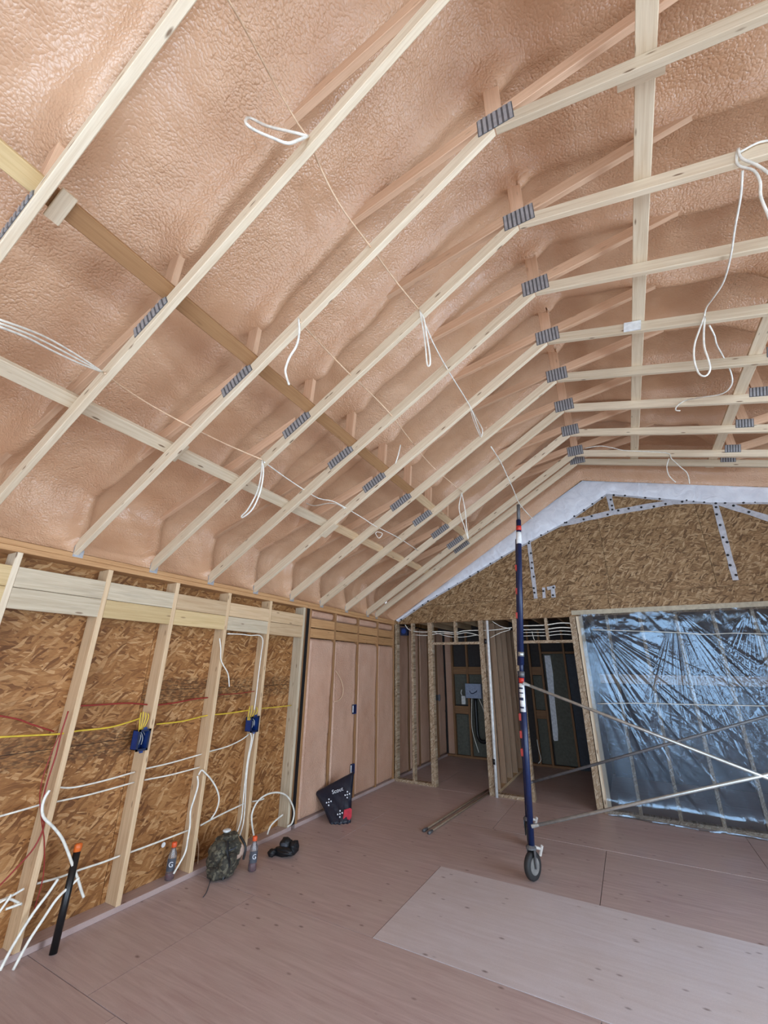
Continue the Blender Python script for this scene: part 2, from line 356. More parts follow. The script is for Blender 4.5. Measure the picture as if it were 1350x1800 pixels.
MB().box((-.2, YB, 0), (-.156, 9.4, 2.47)).build('outer_sheathing', 'black_plastic', wl)
MB().box((-.12, 4.286, .04), (-.006, 4.339, 2.395)).build('gap_shade_strip', 'black_plastic', wl)  # black strip standing in for the deep shade in the stud gap
def bplate(y0, y1): board('bottom_plate', (-.07, y0, .019), (-.07, y1, .019), .14, .038, (0, 0, 1), 'ply', wl)
bplate(YB, 4.28); bplate(4.34, D); bplate(D+.09, 9.2)
for k, (za, mt) in enumerate(((2.396, 'plate_wood'), (2.4345, 'plate_wood'))):
    board('top_plate', (-.07, YB, za+.019), (-.07, 4.9 if k else 4.29, za+.019), .14, .0375, (0, 0, 1), mt, wl)
    board('top_plate', (-.07, 4.905 if k else 4.295, za+.019), (-.07, D, za+.019), .14, .0375, (0, 0, 1), mt, wl)
ys = []
for i in range(-6, 5):
    y = 1.7912+i*TS; ys.append(y); mt = 'pine_grey' if i in (4,) else ('pine' if i == -1 else 'pine_warm')
    board('stud', (-.07, y, .039), (-.07, y, 2.395), .14, .038, (0, 1, 0), mt, wl)
board('stud', (-.07, 4.268, .039), (-.07, 4.268, 2.395), .13, .03, (0, 1, 0), 'dark_wood', wl)
FY = [4.36, 4.925, 5.534, 6.138, 6.70]
for y in FY: board('stud', (-.07, y, .039), (-.07, y, 2.395), .14, .038, (0, 1, 0), 'brown_board', wl)
cols = {0: ('pine_yellow', 'pine_yellow'), 1: ('pine_grey', 'pine_grey'), 2: ('pine_grey', 'pine_yellow'), 3: ('pine_warm', 'pine_yellow'), 4: ('pine_warm', 'pine_grey'), 5: ('pine_warm', 'pine_warm')}
for i in range(-4, 4):
    a, b = 1.7912+i*TS+.0195, 1.7912+(i+1)*TS-.0195; cu, cl = cols.get(i+2, ('pine_warm', 'pine_warm'))
    o1 = random.uniform(-.004, .0); o2 = random.uniform(-.004, .0)
    board('blocking_board', (-.019+o1, a, 2.232), (-.019+o1, b, 2.232), .137, .038, (1, 0, 0), cu, wl)
    board('blocking_board', (-.019+o2, a, 2.092), (-.019+o2, b, 2.092), .137, .038, (1, 0, 0), cl, wl)
def foam_bay(y0, y1, z0, z1, parent, seed, xoff=-.012, mat='foam_wall'):
    ny, nz = max(8, int((y1-y0)/.025)), max(8, int((z1-z0)/.03))
    Yg, Zg = np.meshgrid(np.linspace(y0, y1, ny), np.linspace(z0, z1, nz), indexing='ij')
    e = np.minimum(np.minimum(Yg-y0, y1-Yg), np.minimum(Zg-z0, z1-Zg)); e = np.clip(e/.05, 0, 1)
    ridge = .016*np.exp(-((e-.55)/.3)**2)
    X = xoff-.045*(1-np.sqrt(e*(2-e)))+ridge+.010*vnoise(Yg*3+seed, Zg*1.7, seed)+.005*vnoise(Yg*9, Zg*5, seed+3)
    zc = .9+.5*math.sin(seed)
    X -= .008*np.exp(-((Zg-zc-.04*vnoise(Yg*5, Yg*0, seed))/.012)**2)
    return link('foam_infill', grid_mesh(np.stack([X, Yg, Zg], -1), mat), None, parent)
for k in range(4):
    a, b = FY[k]+.0195, FY[k+1]-.0195
    for zc, cm in ((2.222, 'plate_wood'), (2.095, 'plate_wood')):
        board('blocking_board', (-.025, a, zc), (-.025, b, zc), .115, .038, (1, 0, 0), cm, wl)
    foam_bay(a, b, .04, 2.03, wl, k+1); foam_bay(a, b, 2.285, 2.395, wl, k+11, -.02)
for y in (7.30, 7.75, 8.2, 8.65): board('stud', (-.07, y, .039), (-.07, y, 2.42), .14, .038, (0, 1, 0), 'dark_wood', wl)
for k, (a, b) in enumerate(((6.85, 7.28), (7.32, 7.73), (7.77, 8.18), (8.22, 8.63), (8.67, 9.08))): foam_bay(a, b, .04, 2.42, wl, k+21)

# ---- ceiling: sprayed foam between and over the trusses
ce = thing('ceiling', (0, 0, 3), kind='structure')
prof = [(-.002, 2.474), (-.035, 2.50), (-.075, 2.56), (-.10, 2.65), (-.112, 2.75), (-.11, 2.86), (-.085, 2.95), (-.03, 3.02), (.06, 3.086)]
pts = []
for i in range(len(prof)-1):
    for k in range(3): t_ = k/3; pts.append((prof[i][0]*(1-t_)+prof[i+1][0]*t_, prof[i][1]*(1-t_)+prof[i+1][1]*t_))
x = .06
while x < XR+.02: pts.append((x, ZRF(x)-(.035*math.exp(-((x-3.37)/.10)**2)))); x += .032
pts = np.array(pts); yg = np.linspace(YB-.1, D+.02, 400)
tan = np.gradient(pts, axis=0); tan /= np.linalg.norm(tan, axis=1)[:, None]; nor = np.stack([tan[:, 1], -tan[:, 0]], 1)
px = pts[:, 0][:, None]; pz = pts[:, 1][:, None]; Y = yg[None, :]
dy = (Y-YT+TS/2) % TS-TS/2; ti = np.round((Y-YT)/TS)
dy = np.where(Y > TY(7)+TS/2, 9, dy); dy = np.minimum(np.abs(dy), np.abs(Y-6.05))
sp_ = np.concatenate([[0], np.cumsum(np.linalg.norm(np.diff(pts, axis=0), axis=1))])[:, None]
sst = lambda a, b, x: np.clip((x-a)/(b-a), 0, 1)**2*(3-2*np.clip((x-a)/(b-a), 0, 1))
A = np.zeros_like(px)
A = np.where(pz < 3.0, .085, A)*1.0
A = np.where((pz >= 3.0) & (px < 3.37), .045+np.interp(px, [0, .2, .45, .62, .85], [.055, .12, .185, .09, 0])+.06*np.exp(-((px-1.66)/.18)**2)+.06*np.exp(-((px-2.05)/.25)**2), A)
A = np.where(px >= 3.37, .045+np.interp(px, [3.9, 4.3, 4.6, 5.2], [0, .09, .08, .03])+.09*np.exp(-((px-5.03)/.16)**2), A)
A = A+.10*np.exp(-((px-3.37)/.13)**2)
A = A*(1+.25*vnoise(ti*3.3+px*2.2, px*1.3+ti, 5))
wid = .058+.02*np.exp(-((px-1.66)/.25)**2)+.012*vnoise(px*3, ti*2.1, 8)
bump = A*(.62*np.exp(-np.abs(dy/wid)**3)+.38*np.exp(-(dy/.13)**2))
spike = 0
for xs_, am in ((1.655, .08), (3.37, .05), (5.025, .07)): spike = spike+am*np.exp(-((px-xs_)**2/.13**2+dy**2/.085**2))
bump = bump+spike
big = .030*vnoise(sp_*1.3+7, Y*1.6, 1)+.016*vnoise(sp_*3.2, Y*3.4+5, 2)+.006*vnoise(sp_*9, Y*8, 3)+.0025*vnoise(sp_*21, Y*22, 4)
crease = 0
for xc, am, sd in ((.42, .014, 1), (1.02, .016, 2), (1.30, .010, 3), (2.15, .008, 4), (3.40, .012, 5), (4.4, .01, 6)):
    crease = crease-am*np.exp(-((px-xc-.10*vnoise(Y*1.9+sd*3, Y*0+sd, sd)-.02*vnoise(Y*9, Y*0+sd, sd))/.018)**2)*(.5+.5*vnoise(Y*2.3, Y*0+sd*7, sd+20))*(px > .1)
vcr = -.010*np.exp(-((dy-.25+.03*vnoise(pz*4, ti, 9))/.012)**2)*(pz < 3.02)*(vnoise(ti*5, ti*0, 12) > 0)
heel_fade = np.clip((pz-2.474)/.05, 0, 1)
d = (bump+big+crease+vcr)*np.where(pz < 2.6, heel_fade, 1)-.0
X = px+nor[:, 0][:, None]*d; Z = pz+nor[:, 1][:, None]*d; Y2 = np.broadcast_to(Y, X.shape)
link('spray_foam', grid_mesh(np.stack([X, Y2, Z], -1), 'foam', True), None, ce)
# roof deck above the foam
m = MB(); m.prism([(-.35, 3.25), (3.37, 5.5), (XR+.4, 4.36), (XR+.4, 4.46), (3.37, 5.6), (-.35, 3.35)], 0, 13.0, Matrix(((1, 0, 0, 0), (0, 0, 1, YB-.3), (0, 1, 0, 0), (0, 0, 0, 1)))); m.build('roof_deck', 'osb', ce)
MB().box((-.35, YB-.2, 2.474), (-.17, 9.4, 3.30)).build('heel_block', 'osb', ce)

# ---- far wall
wf = thing('wall_far', (3.5, D, 0), kind='structure')
YX = (1, 0, 0); ZX = (0, 0, 1)
def osbf(x0, x1, z0, top):
    p = [(x0+.002, z0+.002), (x1-.002, z0+.002)]
    if callable(top):
        p += [(x1-.002, top(x1))]+([(3.365, top(3.365))] if x0 < 3.365 < x1 else [])+[(x0+.002, top(x0))]
    else: p += [(x1-.002, top-.002), (x0+.002, top-.002)]
    osb_panel(wf, 'osb_shaded', (0, D, 0), YX, ZX, p, .012)
for a, b in ((0.0, 1.0), (1.0, 3.44), (3.44, 5.88), (5.88, XR)): osbf(a, b, 2.41, 2.70)
for a, b in ((0.35, 1.05), (1.05, 2.27), (2.27, 3.49), (3.49, 4.71), (4.71, 5.93), (5.93, XR)): osbf(a, b, 2.70, lambda x: ZCH(x)+.04)
MB().prism([(0, 2.41), (XR, 2.41), (XR, 3.45), (3.365, 5.3), (0, 2.6)], 0, .02, Matrix(((1, 0, 0, 0), (0, 0, 1, D+.075), (0, 1, 0, 0), (0, 0, 0, 1)))).build('gable_sheathing', 'dark_wood', wf)
def fstud(x0, x1, z0=.039, z1=2.41, mat='lsl'):
    xc = (x0+x1)/2; W = Matrix(((0, 1, 0, xc), (0, 0, 1, D+.05), (1, 0, 0, (z0+z1)/2), (0, 0, 0, 1)))
    me = MB().box((-(z1-z0)/2, -(x1-x0)/2, -.045), ((z1-z0)/2, (x1-x0)/2, .045))
    return me.build('stud', mat, wf, W)
def frail(name, x0, x1, z0, z1, mat='lsl'):
    return MB().box((-(x1-x0)/2, -(z1-z0)/2, -.045), ((x1-x0)/2, (z1-z0)/2, .045)).build(name, mat, wf, Matrix(((1, 0, 0, (x0+x1)/2), (0, 0, -1, D+.05), (0, 1, 0, (z0+z1)/2), (0, 0, 0, 1))))
fstud(-.0, .045); fstud(.314, .352); fstud(.63, .668, 0.0); fstud(.669, .706, 0.0); fstud(1.517, 1.555, 0.0); fstud(1.556, 1.594, 0.0); fstud(2.06, 2.098); fstud(2.099, 2.137, 0.0); fstud(2.89, 2.928, 0.0); fstud(2.929, 2.967, 0.0)
for x0, x1 in ((1.10, 1.138), (2.536, 2.574)): fstud(x0, x1, 2.086, 2.41)
frail('header', .707, 1.516, 2.047, 2.085); frail('header', 2.138, 2.889, 2.047, 2.085)
frail('bottom_plate', 0.0, .629, 0, .038); frail('bottom_plate', 1.595, 2.098, 0, .038); frail('bottom_plate', 2.97, XR, 0, .038)
fstud(2.978, 3.062, .039, 2.41, 'pine')
for x0 in (3.375, 3.78, 4.185, 4.585, 4.98, 5.38, 5.78, 6.2): fstud(x0-.019, x0+.019, .039, 2.41)
# white membrane hugging the roof line
hi = [(.03, 2.485), (.6, 2.83), (1.3, 3.255), (1.73, 3.515), (2.172, 3.785), (3.0, 4.285), (3.378, 4.50), (4.306, 4.255), (4.9, 4.10), (5.5, 3.94), (6.5, 3.68), (XR, 3.39)]
lo = [(.06, 2.455), (.62, 2.765), (1.3, 3.08), (1.73, 3.29), (2.172, 3.50), (3.091, 3.877), (3.673, 4.215), (4.262, 4.03), (4.881, 3.84), (5.47, 3.735), (6.5, 3.45), (XR, 3.16)]
def resamp(p, n):
    p = np.array(p); s = np.linspace(0, len(p)-1, n); i = np.minimum(s.astype(int), len(p)-2); f = (s-i)[:, None]; return p[i]*(1-f)+p[i+1]*f
H_, L_ = resamp(hi, 331), resamp(lo, 331); tt = np.linspace(0, 1, 14)[:, None, None]
G = H_[None]*(1-tt)+L_[None]*tt; tv = np.linspace(0, 1, 14)[:, None]
yy = D-.012-.018*np.sin(np.pi*tv)**.7*(1+.5*vnoise(G[..., 0]*5, G[..., 1]*5, 31))-.007*np.abs(vnoise(G[..., 0]*14+G[..., 1]*9, G[..., 1]*7-G[..., 0]*3, 32))
link('membrane', grid_mesh(np.stack([G[..., 0], yy, G[..., 1]], -1), 'membrane', False), None, wf)['label'] = 'white plastic membrane along the roof line'
# clear tape strips with black nail caps
caps = MB()
def strip(p, q, w_, caps_n, name='tape_strip'):
    caps_n = max(1, round(caps_n*.75))
    p, q = Vector((p[0], 0, p[1])), Vector((q[0], 0, q[1])); dd = (q-p).normalized(); n_ = Vector((-dd.z, 0, dd.x))*w_/2
    m = MB(); yb, yf = D-.001, D-.006
    n = max(2, int((q-p).length/.08)); v = []
    for k in range(n+1):
        c = p+(q-p)*k/n; e = random.uniform(.85, 1.1)
        for s_ in (-1, 1): v.append((c.x+n_.x*s_*e, yf-random.uniform(0, .004), c.z+n_.z*s_*e))
    m.add(v, [(2*k, 2*k+1, 2*k+3, 2*k+2) for k in range(n)]); m.build(name, 'tape', wf)
    for k in range(caps_n):
        c = p+(q-p)*((k+.5+random.uniform(-.3, .3))/caps_n)+Vector((n_.x, 0, n_.z))*random.uniform(-.5, .5)
        caps.lathe([(.016, 0), (.016, .006), (.006, .012)], 8, Matrix.Translation((c.x, yf-.002, c.z)) @ Matrix.Rotation(math.pi/2, 4, 'X'))
strip((2.452, 3.62), (2.457, 2.70), .06, 9); strip((4.93, 3.83), (4.91, 2.77), .07, 11); strip((3.70, 4.18), (3.71, 3.88), .075, 4)
strip((2.98, 3.83), (3.70, 3.90), .08, 6); strip((3.70, 3.90), (4.46, 3.93), .08, 7); strip((4.46, 3.93), (4.93, 3.87), .08, 4); strip((4.93, 3.86), (5.45, 3.50), .08, 5)
for a, b in zip(lo[:-2], lo[1:-1]): strip(a, b, .05, max(3, int(Vector((b[0]-a[0], b[1]-a[1])).length/.13)))
strip((3.55, 4.43), (3.67, 4.22), .04, 3)
strip((2.59, 2.86), (2.58, 2.70), .045, 1); strip((2.64, 2.84), (2.76, 2.86), .05, 1); strip((2.72, 2.85), (2.715, 2.70), .06, 1)
tag(caps.build('nail_caps', 'cap_black', wf), kind='stuff')
# foam on the gable above the chord line
xg = np.linspace(-.1, XR, 240)[:, None]; tg = np.linspace(0, 1, 40)[None, :]
zc = np.where(xg < 3.365, 2.473+.605*(xg-.03), 4.49-.261*(xg-3.365)); zr = np.array([ZRF(float(v)) for v in xg[:, 0]])[:, None]+.12
Zg = (zc+.005)*(1-tg)+zr*tg; Xg = np.broadcast_to(xg, Zg.shape)
Yg = D-.03-.10*sst(0, .25, tg)+.02*vnoise(Xg*1.6, Zg*1.6, 41)+.008*vnoise(Xg*5, Zg*5, 42)+.09*np.exp(-((tg)/.06)**2)*0
link('gable_foam', grid_mesh(np.stack([Xg, Yg, Zg], -1), 'foam', False), None, wf)
MB().box((2.93, D-.014, 2.43), (XR, D-.0005, 2.492)).build('tape_rail', 'tan_tape', wf)

# ---- rooms behind the far wall
wr = thing('wall_rear', (3.5, 9.2, 0), kind='structure')
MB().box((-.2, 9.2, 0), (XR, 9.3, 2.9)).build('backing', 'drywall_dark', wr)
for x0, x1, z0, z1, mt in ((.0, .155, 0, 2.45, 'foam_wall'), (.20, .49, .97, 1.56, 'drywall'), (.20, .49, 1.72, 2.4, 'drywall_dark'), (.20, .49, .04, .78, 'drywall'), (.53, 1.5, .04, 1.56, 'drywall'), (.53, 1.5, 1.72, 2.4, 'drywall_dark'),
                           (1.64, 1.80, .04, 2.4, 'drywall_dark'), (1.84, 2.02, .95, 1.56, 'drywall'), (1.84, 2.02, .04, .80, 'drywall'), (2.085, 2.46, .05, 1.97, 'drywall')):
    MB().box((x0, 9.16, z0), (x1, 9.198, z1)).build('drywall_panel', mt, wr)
for x0 in (.175, .51, .88, 1.25, 1.62, 1.82, 2.04, 2.48): board('stud', (x0, 9.13, .039), (x0, 9.13, 2.42), .09, .038, (1, 0, 0), 'dark_wood', wr)
for x0, x1, z in ((.195, .49, 1.64), (.53, .86, 1.64), (.195, .49, .87), (1.84, 2.02, 1.65), (1.84, 2.02, .87), (2.06, 2.9, 1.99)): board('blocking_board', (x0, 9.12, z), (x1, 9.12, z), .15 if z < 1.9 else .04, .038, (0, 1, 0), 'dark_wood', wr)
board('bottom_plate', (-.1, 9.13, .019), (2.47, 9.13, .019), .09, .038, (0, 0, 1), 'dark_wood', wr)
MB().prism([(2.105, 1.94), (2.10, 1.2), (2.085, .46), (2.10, .43), (2.165, .44), (2.185, .6), (2.20, 1.2), (2.225, 1.6), (2.215, 1.94)], 0, .004, Matrix(((1, 0, 0, 0), (0, 0, -1, 9.159), (0, 1, 0, 0), (0, 0, 0, 1)))).build('joint_compound', 'mud', wr)
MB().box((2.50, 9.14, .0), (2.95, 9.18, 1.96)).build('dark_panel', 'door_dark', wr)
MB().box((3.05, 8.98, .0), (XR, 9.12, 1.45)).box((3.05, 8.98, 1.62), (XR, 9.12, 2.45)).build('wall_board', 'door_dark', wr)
MB().box((3.05, 8.96, 1.46), (XR, 9.0, 1.61)).build('rail', 'pine_pink', wr)
pw = thing('wall_partition', (1.57, 8, 0), kind='structure')
for k in range(6): board('stud', (1.57, 6.98+.39*k, .039), (1.57, 6.98+.39*k, 2.42), .09, .038, (0, 1, 0), 'stud_grey', pw)
board('bottom_plate', (1.57, 6.84, .019), (1.57, 9.08, .019), .09, .038, (0, 0, 1), 'pine_warm', pw)
MB().box((2.97, 6.9, 0), (3.0, 9.1, 2.45)).build('side_board', 'door_dark', pw)
rc = thing('ceiling_rear', (3.5, 8, 2.45), kind='structure')
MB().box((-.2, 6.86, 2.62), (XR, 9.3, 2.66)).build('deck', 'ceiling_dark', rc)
for k in range(18): board('joist', (.2+.41*k, 6.86, 2.54), (.2+.41*k, 9.3, 2.54), .038, .15, (0, 0, 1), 'pine_warm', rc)
# ---- right and back walls with their window openings (outside the picture)
def holed(name, axis, pos, u0, u1, ztop, holes, th):
    W_ = thing(name, (0, 0, 0), kind='structure'); m = MB(); us = sorted({u0, u1}|{h[0] for h in holes}|{h[1] for h in holes})
    for a, b in zip(us, us[1:]):
        hh = [h for h in holes if h[0] <= a and h[1] >= b]; zs = [0]+([hh[0][2], hh[0][3]] if hh else [])+[ztop]
        for za, zb in zip(zs[::2], zs[1::2]):
            m.box((pos, a, za), (pos+th, b, zb)) if axis == 'x' else m.box((a, pos-th, za), (b, pos, zb))
    m.build('wall_panel', 'outer_wall', W_)
holed('wall_right', 'x', XR, YB-.2, 9.4, 4.0, WIN_R, .15); holed('wall_back', 'y', YB, -.2, XR+.2, 5.3, WIN_B, .15)

# ================================================================== ROOF TRUSSES
def tilt(p, q): return Vector((q[0]-p[0], 0, q[1]-p[1])).normalized()
def make_truss(i):
    y = TY(i); r = thing('roof_truss', (0.03, y, 2.473))
    def b(name, p, q, mat, off=0, dep=.089):
        d_ = tilt(p, q); n_ = Vector((-d_.z, 0, d_.x)); 
        if n_.z < 0 or (abs(d_.x) < .2 and n_.x < 0): n_ = -n_
        P, Q = Vector((p[0], y, p[1]))+n_*off, Vector((q[0], y, q[1]))+n_*off
        return board(name, P, Q, .0375, dep, n_, mat, r)
    b('bottom_chord', (-.045, ZCH(-.045)), (3.362, ZCH(3.362)), 'pine', .0445)
    b('bottom_chord', (3.368, ZCH(3.368)), (XR-.05, ZCH(XR-.05)), 'pine', .0445)
    b('web', (3.37, 4.60), (3.37, 5.30), 'pine_pink'); b('web', (3.31, 4.615), (1.50, 4.29), 'pine_pink'); b('web', (3.43, 4.615), (5.1, 4.88), 'pine_pink')
    b('web', (1.61, 3.53), (1.66, 4.40), 'pine_pink'); b('web', (1.53, 3.51), (-.15, 2.93), 'pine_pink')
    b('web', (5.04, 4.16), (5.02, 4.85), 'pine_pink'); b('web', (5.10, 4.16), (6.7, 4.42), 'pine_pink')
    yf = y-.0192
    def gp(w_, h_, n, M):
        pl = MB().box((-w_/2, -.0015, -h_/2), (w_/2, .0005, h_/2), M).build('connector_plate', 'galv_dark', r); m = MB()
        for k in range(n):
            x0 = -w_/2+w_*(k+.2)/n; m.box((x0, -.0055, -h_/2+.004), (x0+w_/n*.6, -.0015, h_/2-.004), M)
        m.build('tooth_rows', 'galv_plate', pl)
    gp(.20, .145, 7, Matrix.Translation((3.372, yf, 4.567)))
    gp(.28, .085, 9, Matrix.Translation((1.54, yf, 3.475)) @ Matrix.Rotation(-math.radians(29), 4, 'Y'))
    gp(.15, .10, 6, Matrix.Translation((5.04, yf, 4.16)) @ Matrix.Rotation(math.radians(12), 4, 'Y'))
    m = MB(); yy_ = y+.03                           # hurricane clip at the heel
    m.box((.0, y-.021, 2.44), (.003, y+.05, 2.50)); m.box((-.04, y-.0215, 2.475), (.003, y-.0195, 2.53)); m.build('tie_clip', 'galv_plate', r)
    return r
t0 = make_truss(0)
def copy_tree(o, dy_):
    c = o.copy(); COL.objects.link(c); c.location.y += dy_; WM[c.name] = Matrix.Translation(c.location)
    for ch in o.children:
        k = ch.copy(); COL.objects.link(k); k.parent = c
        for g in ch.children:
            q = g.copy(); COL.objects.link(q); q.parent = k
    return c
order = {-2: 'its left chord alone crossing the top left corner of the picture', -1: 'carrying the looped white cable, cut by the top of the picture', 0: 'nearest one whose ridge plate is in the picture',
         1: 'second nearest ridge plate in the picture', 2: 'third nearest ridge plate in the picture', 3: 'fourth ridge plate from the front, with a white block', 4: 'fifth ridge plate from the front',
         5: 'sixth ridge plate from the front', 6: 'seventh ridge plate from the front', 7: 'last but one before the far gable', 8: 'last one, closest to the white membrane of the gable'}
trs = {0: t0}
for i in (-2, -1, 1, 2, 3, 4, 5, 6, 7, 8): trs[i] = copy_tree(t0, (6.06-YT) if i == 8 else i*TS)
for i, o in trs.items(): tag(o, 'pale roof truss, '+order[i], 'roof truss', 'roof trusses under the foam')

# ---- lateral braces lying on the chords
def brace(name, x, y0, y1, mat, label, w_=.089):
    a = math.atan(.605) if x < 3.365 else -math.atan(.261)
    n_ = Vector((-math.sin(a), 0, math.cos(a))); c = Vector((x, 0, ZCH(x)))+n_*(.0895+.019)
    return tag(board(name, (c.x, y0, c.z), (c.x, y1, c.z), w_, .038, n_, mat), label, 'brace', 'lateral braces on the trusses')
brace('lateral_brace', 1.72, TY(-2)+.03, 3.95, 'brown_board', 'brown board running along the left trusses just above their splice plates')
brace('lateral_brace', 1.72, -1.6, TY(-2)+.025, 'pine_yellow', 'light yellow board at the left edge meeting the brown board')
brace('lateral_brace', 1.73, 3.955, 6.10, 'pine_warm', 'far pine board continuing the brown board toward the gable')
brace('lateral_brace', .97, -1.2, TY(3)+.02, 'pine', 'lower left knotty board crossing the trusses above the wall')
brace('lateral_brace', .985, TY(3)+.025, 6.12, 'pine_warm', 'far board continuing the lower left brace to the gable')
brace('lateral_brace', 4.045, .2, 6.2, 'pine', 'long board right of the ridge running straight back over the trusses')
brace('lateral_brace', 4.87, 2.5, 6.3, 'pine', 'board at the right edge running back beside the right splice plates')
def scrap(x, y, L, wd, mat, label, up=0.0, dz=-.012, ry=0.0):
    a = math.atan(.605) if x < 3.365 else -math.atan(.261)
    n_ = Vector((-math.sin(a), 0, math.cos(a))); u_ = Vector((math.cos(a), 0, math.sin(a)))
    c = Vector((x, y, ZCH(x)))+n_*up
    return tag(board('scrap_block', c-u_*L/2, c+u_*L/2, wd, .019, n_, mat), label, 'wood block', 'scrap blocks nailed to the chords')
scrap(1.715, TY(-2)+.07, .145, .06, 'pine', 'short pale block beside the chord where the brown board starts', .075)
scrap(4.03, TY(0)+.055, .20, .07, 'pine', 'pale block under the long right brace at the nearest right chord', .075)
tag(board('scrap_block', (3.96, TY(3)-.03, 4.375), (4.08, TY(3)-.03, 4.35), .018, .085, (0, 0, 1), 'label_white'), 'small whitish block facing the room at the right brace', 'wood block', 'scrap blocks nailed to the chords')
scrap(.985, TY(0)+.05, .16, .06, 'pine', 'thin pale strip below the lower left brace', .076)
scrap(.98, TY(3)-.0, .20, .10, 'pine', 'splice block under the lower left brace joint', -.011)
# ================================================================== CABLES
def cable(name, pts, r, mat, label, group, smooth=4, cat='cable'):
    m = MB(); base = Vector(pts[0]); m.tube(pts, r, 6, smooth)
    return tag(m.own(name, mat, base, True), label, cat, group)
def chain(px, ax, vals):                       # photo points on planes of the place; vals: one value or one per point
    return [at(u, v, ax, vals if not isinstance(vals, (list, tuple)) else vals[k]) for k, (u, v) in enumerate(px)]
GC = 'white cables run over the trusses'
Tm = lambda i, o=-.03: TY(i)+o
# first run: over the chords from the top edge to the scaffold
cable('ceiling_cable', chain([(398, -5), (430, 50), (490, 160), (524, 218), (541, 240)], 'y', [.30, .42, .68, .83, Tm(-1, -.02)]), .004, 'cable_thin', 'thin cable from the top edge down to the looped tie', GC, 2)
cable('ceiling_cable', chain([(541, 240), (520, 234), (470, 222), (441, 208), (432, 210), (434, 219), (450, 230), (480, 243), (506, 252), (525, 246), (541, 239)], 'y', [Tm(-1, -.03)]+[Tm(-1, -.03-.22*min(k, 10-k)/5) for k in range(1, 10)]+[Tm(-1, -.03)]), .007, 'cable_white', 'white cable loop hanging flat at the upper left chord', GC, 4)
cable('ceiling_cable', chain([(541, 242), (552, 268), (575, 320), (605, 372), (650, 432), (700, 500), (738, 546)], 'y', [Tm(-1, .0), Tm(-1, .05), Tm(-1, .17), Tm(-1, .33), Tm(0), Tm(0, .3), Tm(1, -.025)]), .005, 'cable_thin', 'thin cable between the looped chord and the second hanging loop', GC, 3)
cable('ceiling_cable', chain([(738, 546), (744, 580), (748, 610), (751, 641), (756, 640), (755, 620), (750, 590), (745, 560), (738, 548)], 'y', Tm(1, -.03)), .006, 'cable_white', 'narrow white cable loop hanging straight down in the middle', GC)
cable('ceiling_cable', chain([(740, 550), (760, 600), (790, 655), (825, 712), (838, 745), (846, 766)], 'y', [Tm(1, .02), Tm(1, .25), Tm(2, .03), Tm(3, -.05), Tm(3, .2), Tm(4, -.03)]), .005, 'cable_white', 'cable continuing back from the middle loop past two chords', GC, 3)
cable('ceiling_cable', chain([(826, 716), (832, 738), (841, 760), (846, 768), (848, 755), (840, 740), (828, 718)], 'y', Tm(4, -.03)), .006, 'cable_white', 'small bunched cable loop right of the middle', GC, 3)
cable('ceiling_cable', chain([(863, 785), (880, 812), (893, 840), (903, 862), (912, 884), (925, 900), (936, 912)], 'y', [Tm(4, .1), Tm(5), Tm(5, .3), Tm(6), Tm(6, .3), Tm(7, -.03), Tm(7, -.03)]), .006, 'cable_white', 'white cable dropping toward the top of the scaffold pole', GC, 3)
# second run
cable('ceiling_cable', chain([(525, 560), (526, 585), (521, 608), (509, 628), (502, 648), (503, 660), (508, 676)], 'y', Tm(0, -.03)), .007, 'cable_white', 'white cable end dangling in an S from the left chord', GC)
cable('ceiling_cable', chain([(528, 566), (555, 596), (580, 622), (615, 658), (650, 690), (688, 730), (720, 772), (760, 820), (812, 864)], 'y', [Tm(0), Tm(0, .25), Tm(0, .45), Tm(1), Tm(1, .35), Tm(2), Tm(3, -.1), Tm(4, -.1), Tm(5, -.03)]), .005, 'cable_thin', 'thin cable running back from the dangling S end', GC, 3)
cable('ceiling_cable', chain([(704, 782), (700, 800), (695, 815)], 'y', Tm(3, -.03)), .006, 'cable_white', 'short stub of cable beside the brown board', GC)
cable('ceiling_cable', chain([(812, 866), (807, 888), (809, 905), (816, 925), (823, 948), (820, 925), (818, 900), (812, 868)], 'y', Tm(5, -.03)), .006, 'cable_white', 'thin white loop hanging left of the scaffold top', GC)
# third run along the lower left
for k, (dv, lab) in enumerate(((-5, 'uppermost of three bundled white cables at the left edge'), (1, 'middle of three bundled white cables at the left edge'), (7, 'lowest of three bundled white cables at the left edge'))):
    cable('ceiling_cable', chain([(-10, 564+dv), (45, 584+dv*1.2), (90, 605+dv*1.5), (140, 632+dv), (182, 655)], 'y', [.31, .42, .55, .71, Tm(-1, -.02)]), .005, 'cable_white', lab, GC, 3)
cable('ceiling_cable', chain([(184, 656), (215, 680), (270, 715), (335, 750), (400, 782), (461, 808)], 'y', [Tm(-1), Tm(-1, .15), Tm(-1, .4), Tm(0), Tm(0, .35), Tm(1, -.03)]), .005, 'cable_thin', 'thin cable running back from the left bundle', GC, 3)
cable('ceiling_cable', chain([(461, 809), (459, 835), (452, 865), (436, 895), (425, 907), (428, 909), (445, 893), (458, 862), (463, 830), (461, 810)], 'y', Tm(1, -.03)), .006, 'cable_white', 'long white loop hanging at the lower left chords', GC)
cable('ceiling_cable', chain([(464, 812), (500, 838), (533, 860), (560, 876), (585, 881), (608, 893), (640, 912), (660, 925), (700, 945), (735, 968)], 'y', [Tm(1), Tm(1, .3), Tm(2), Tm(2, .2), Tm(2, .4), Tm(3, -.02), Tm(3, .3), Tm(4, -.05), Tm(5, -.1), Tm(6)]), .005, 'cable_white', 'cable continuing along the lower left chords to the gable', GC, 3)
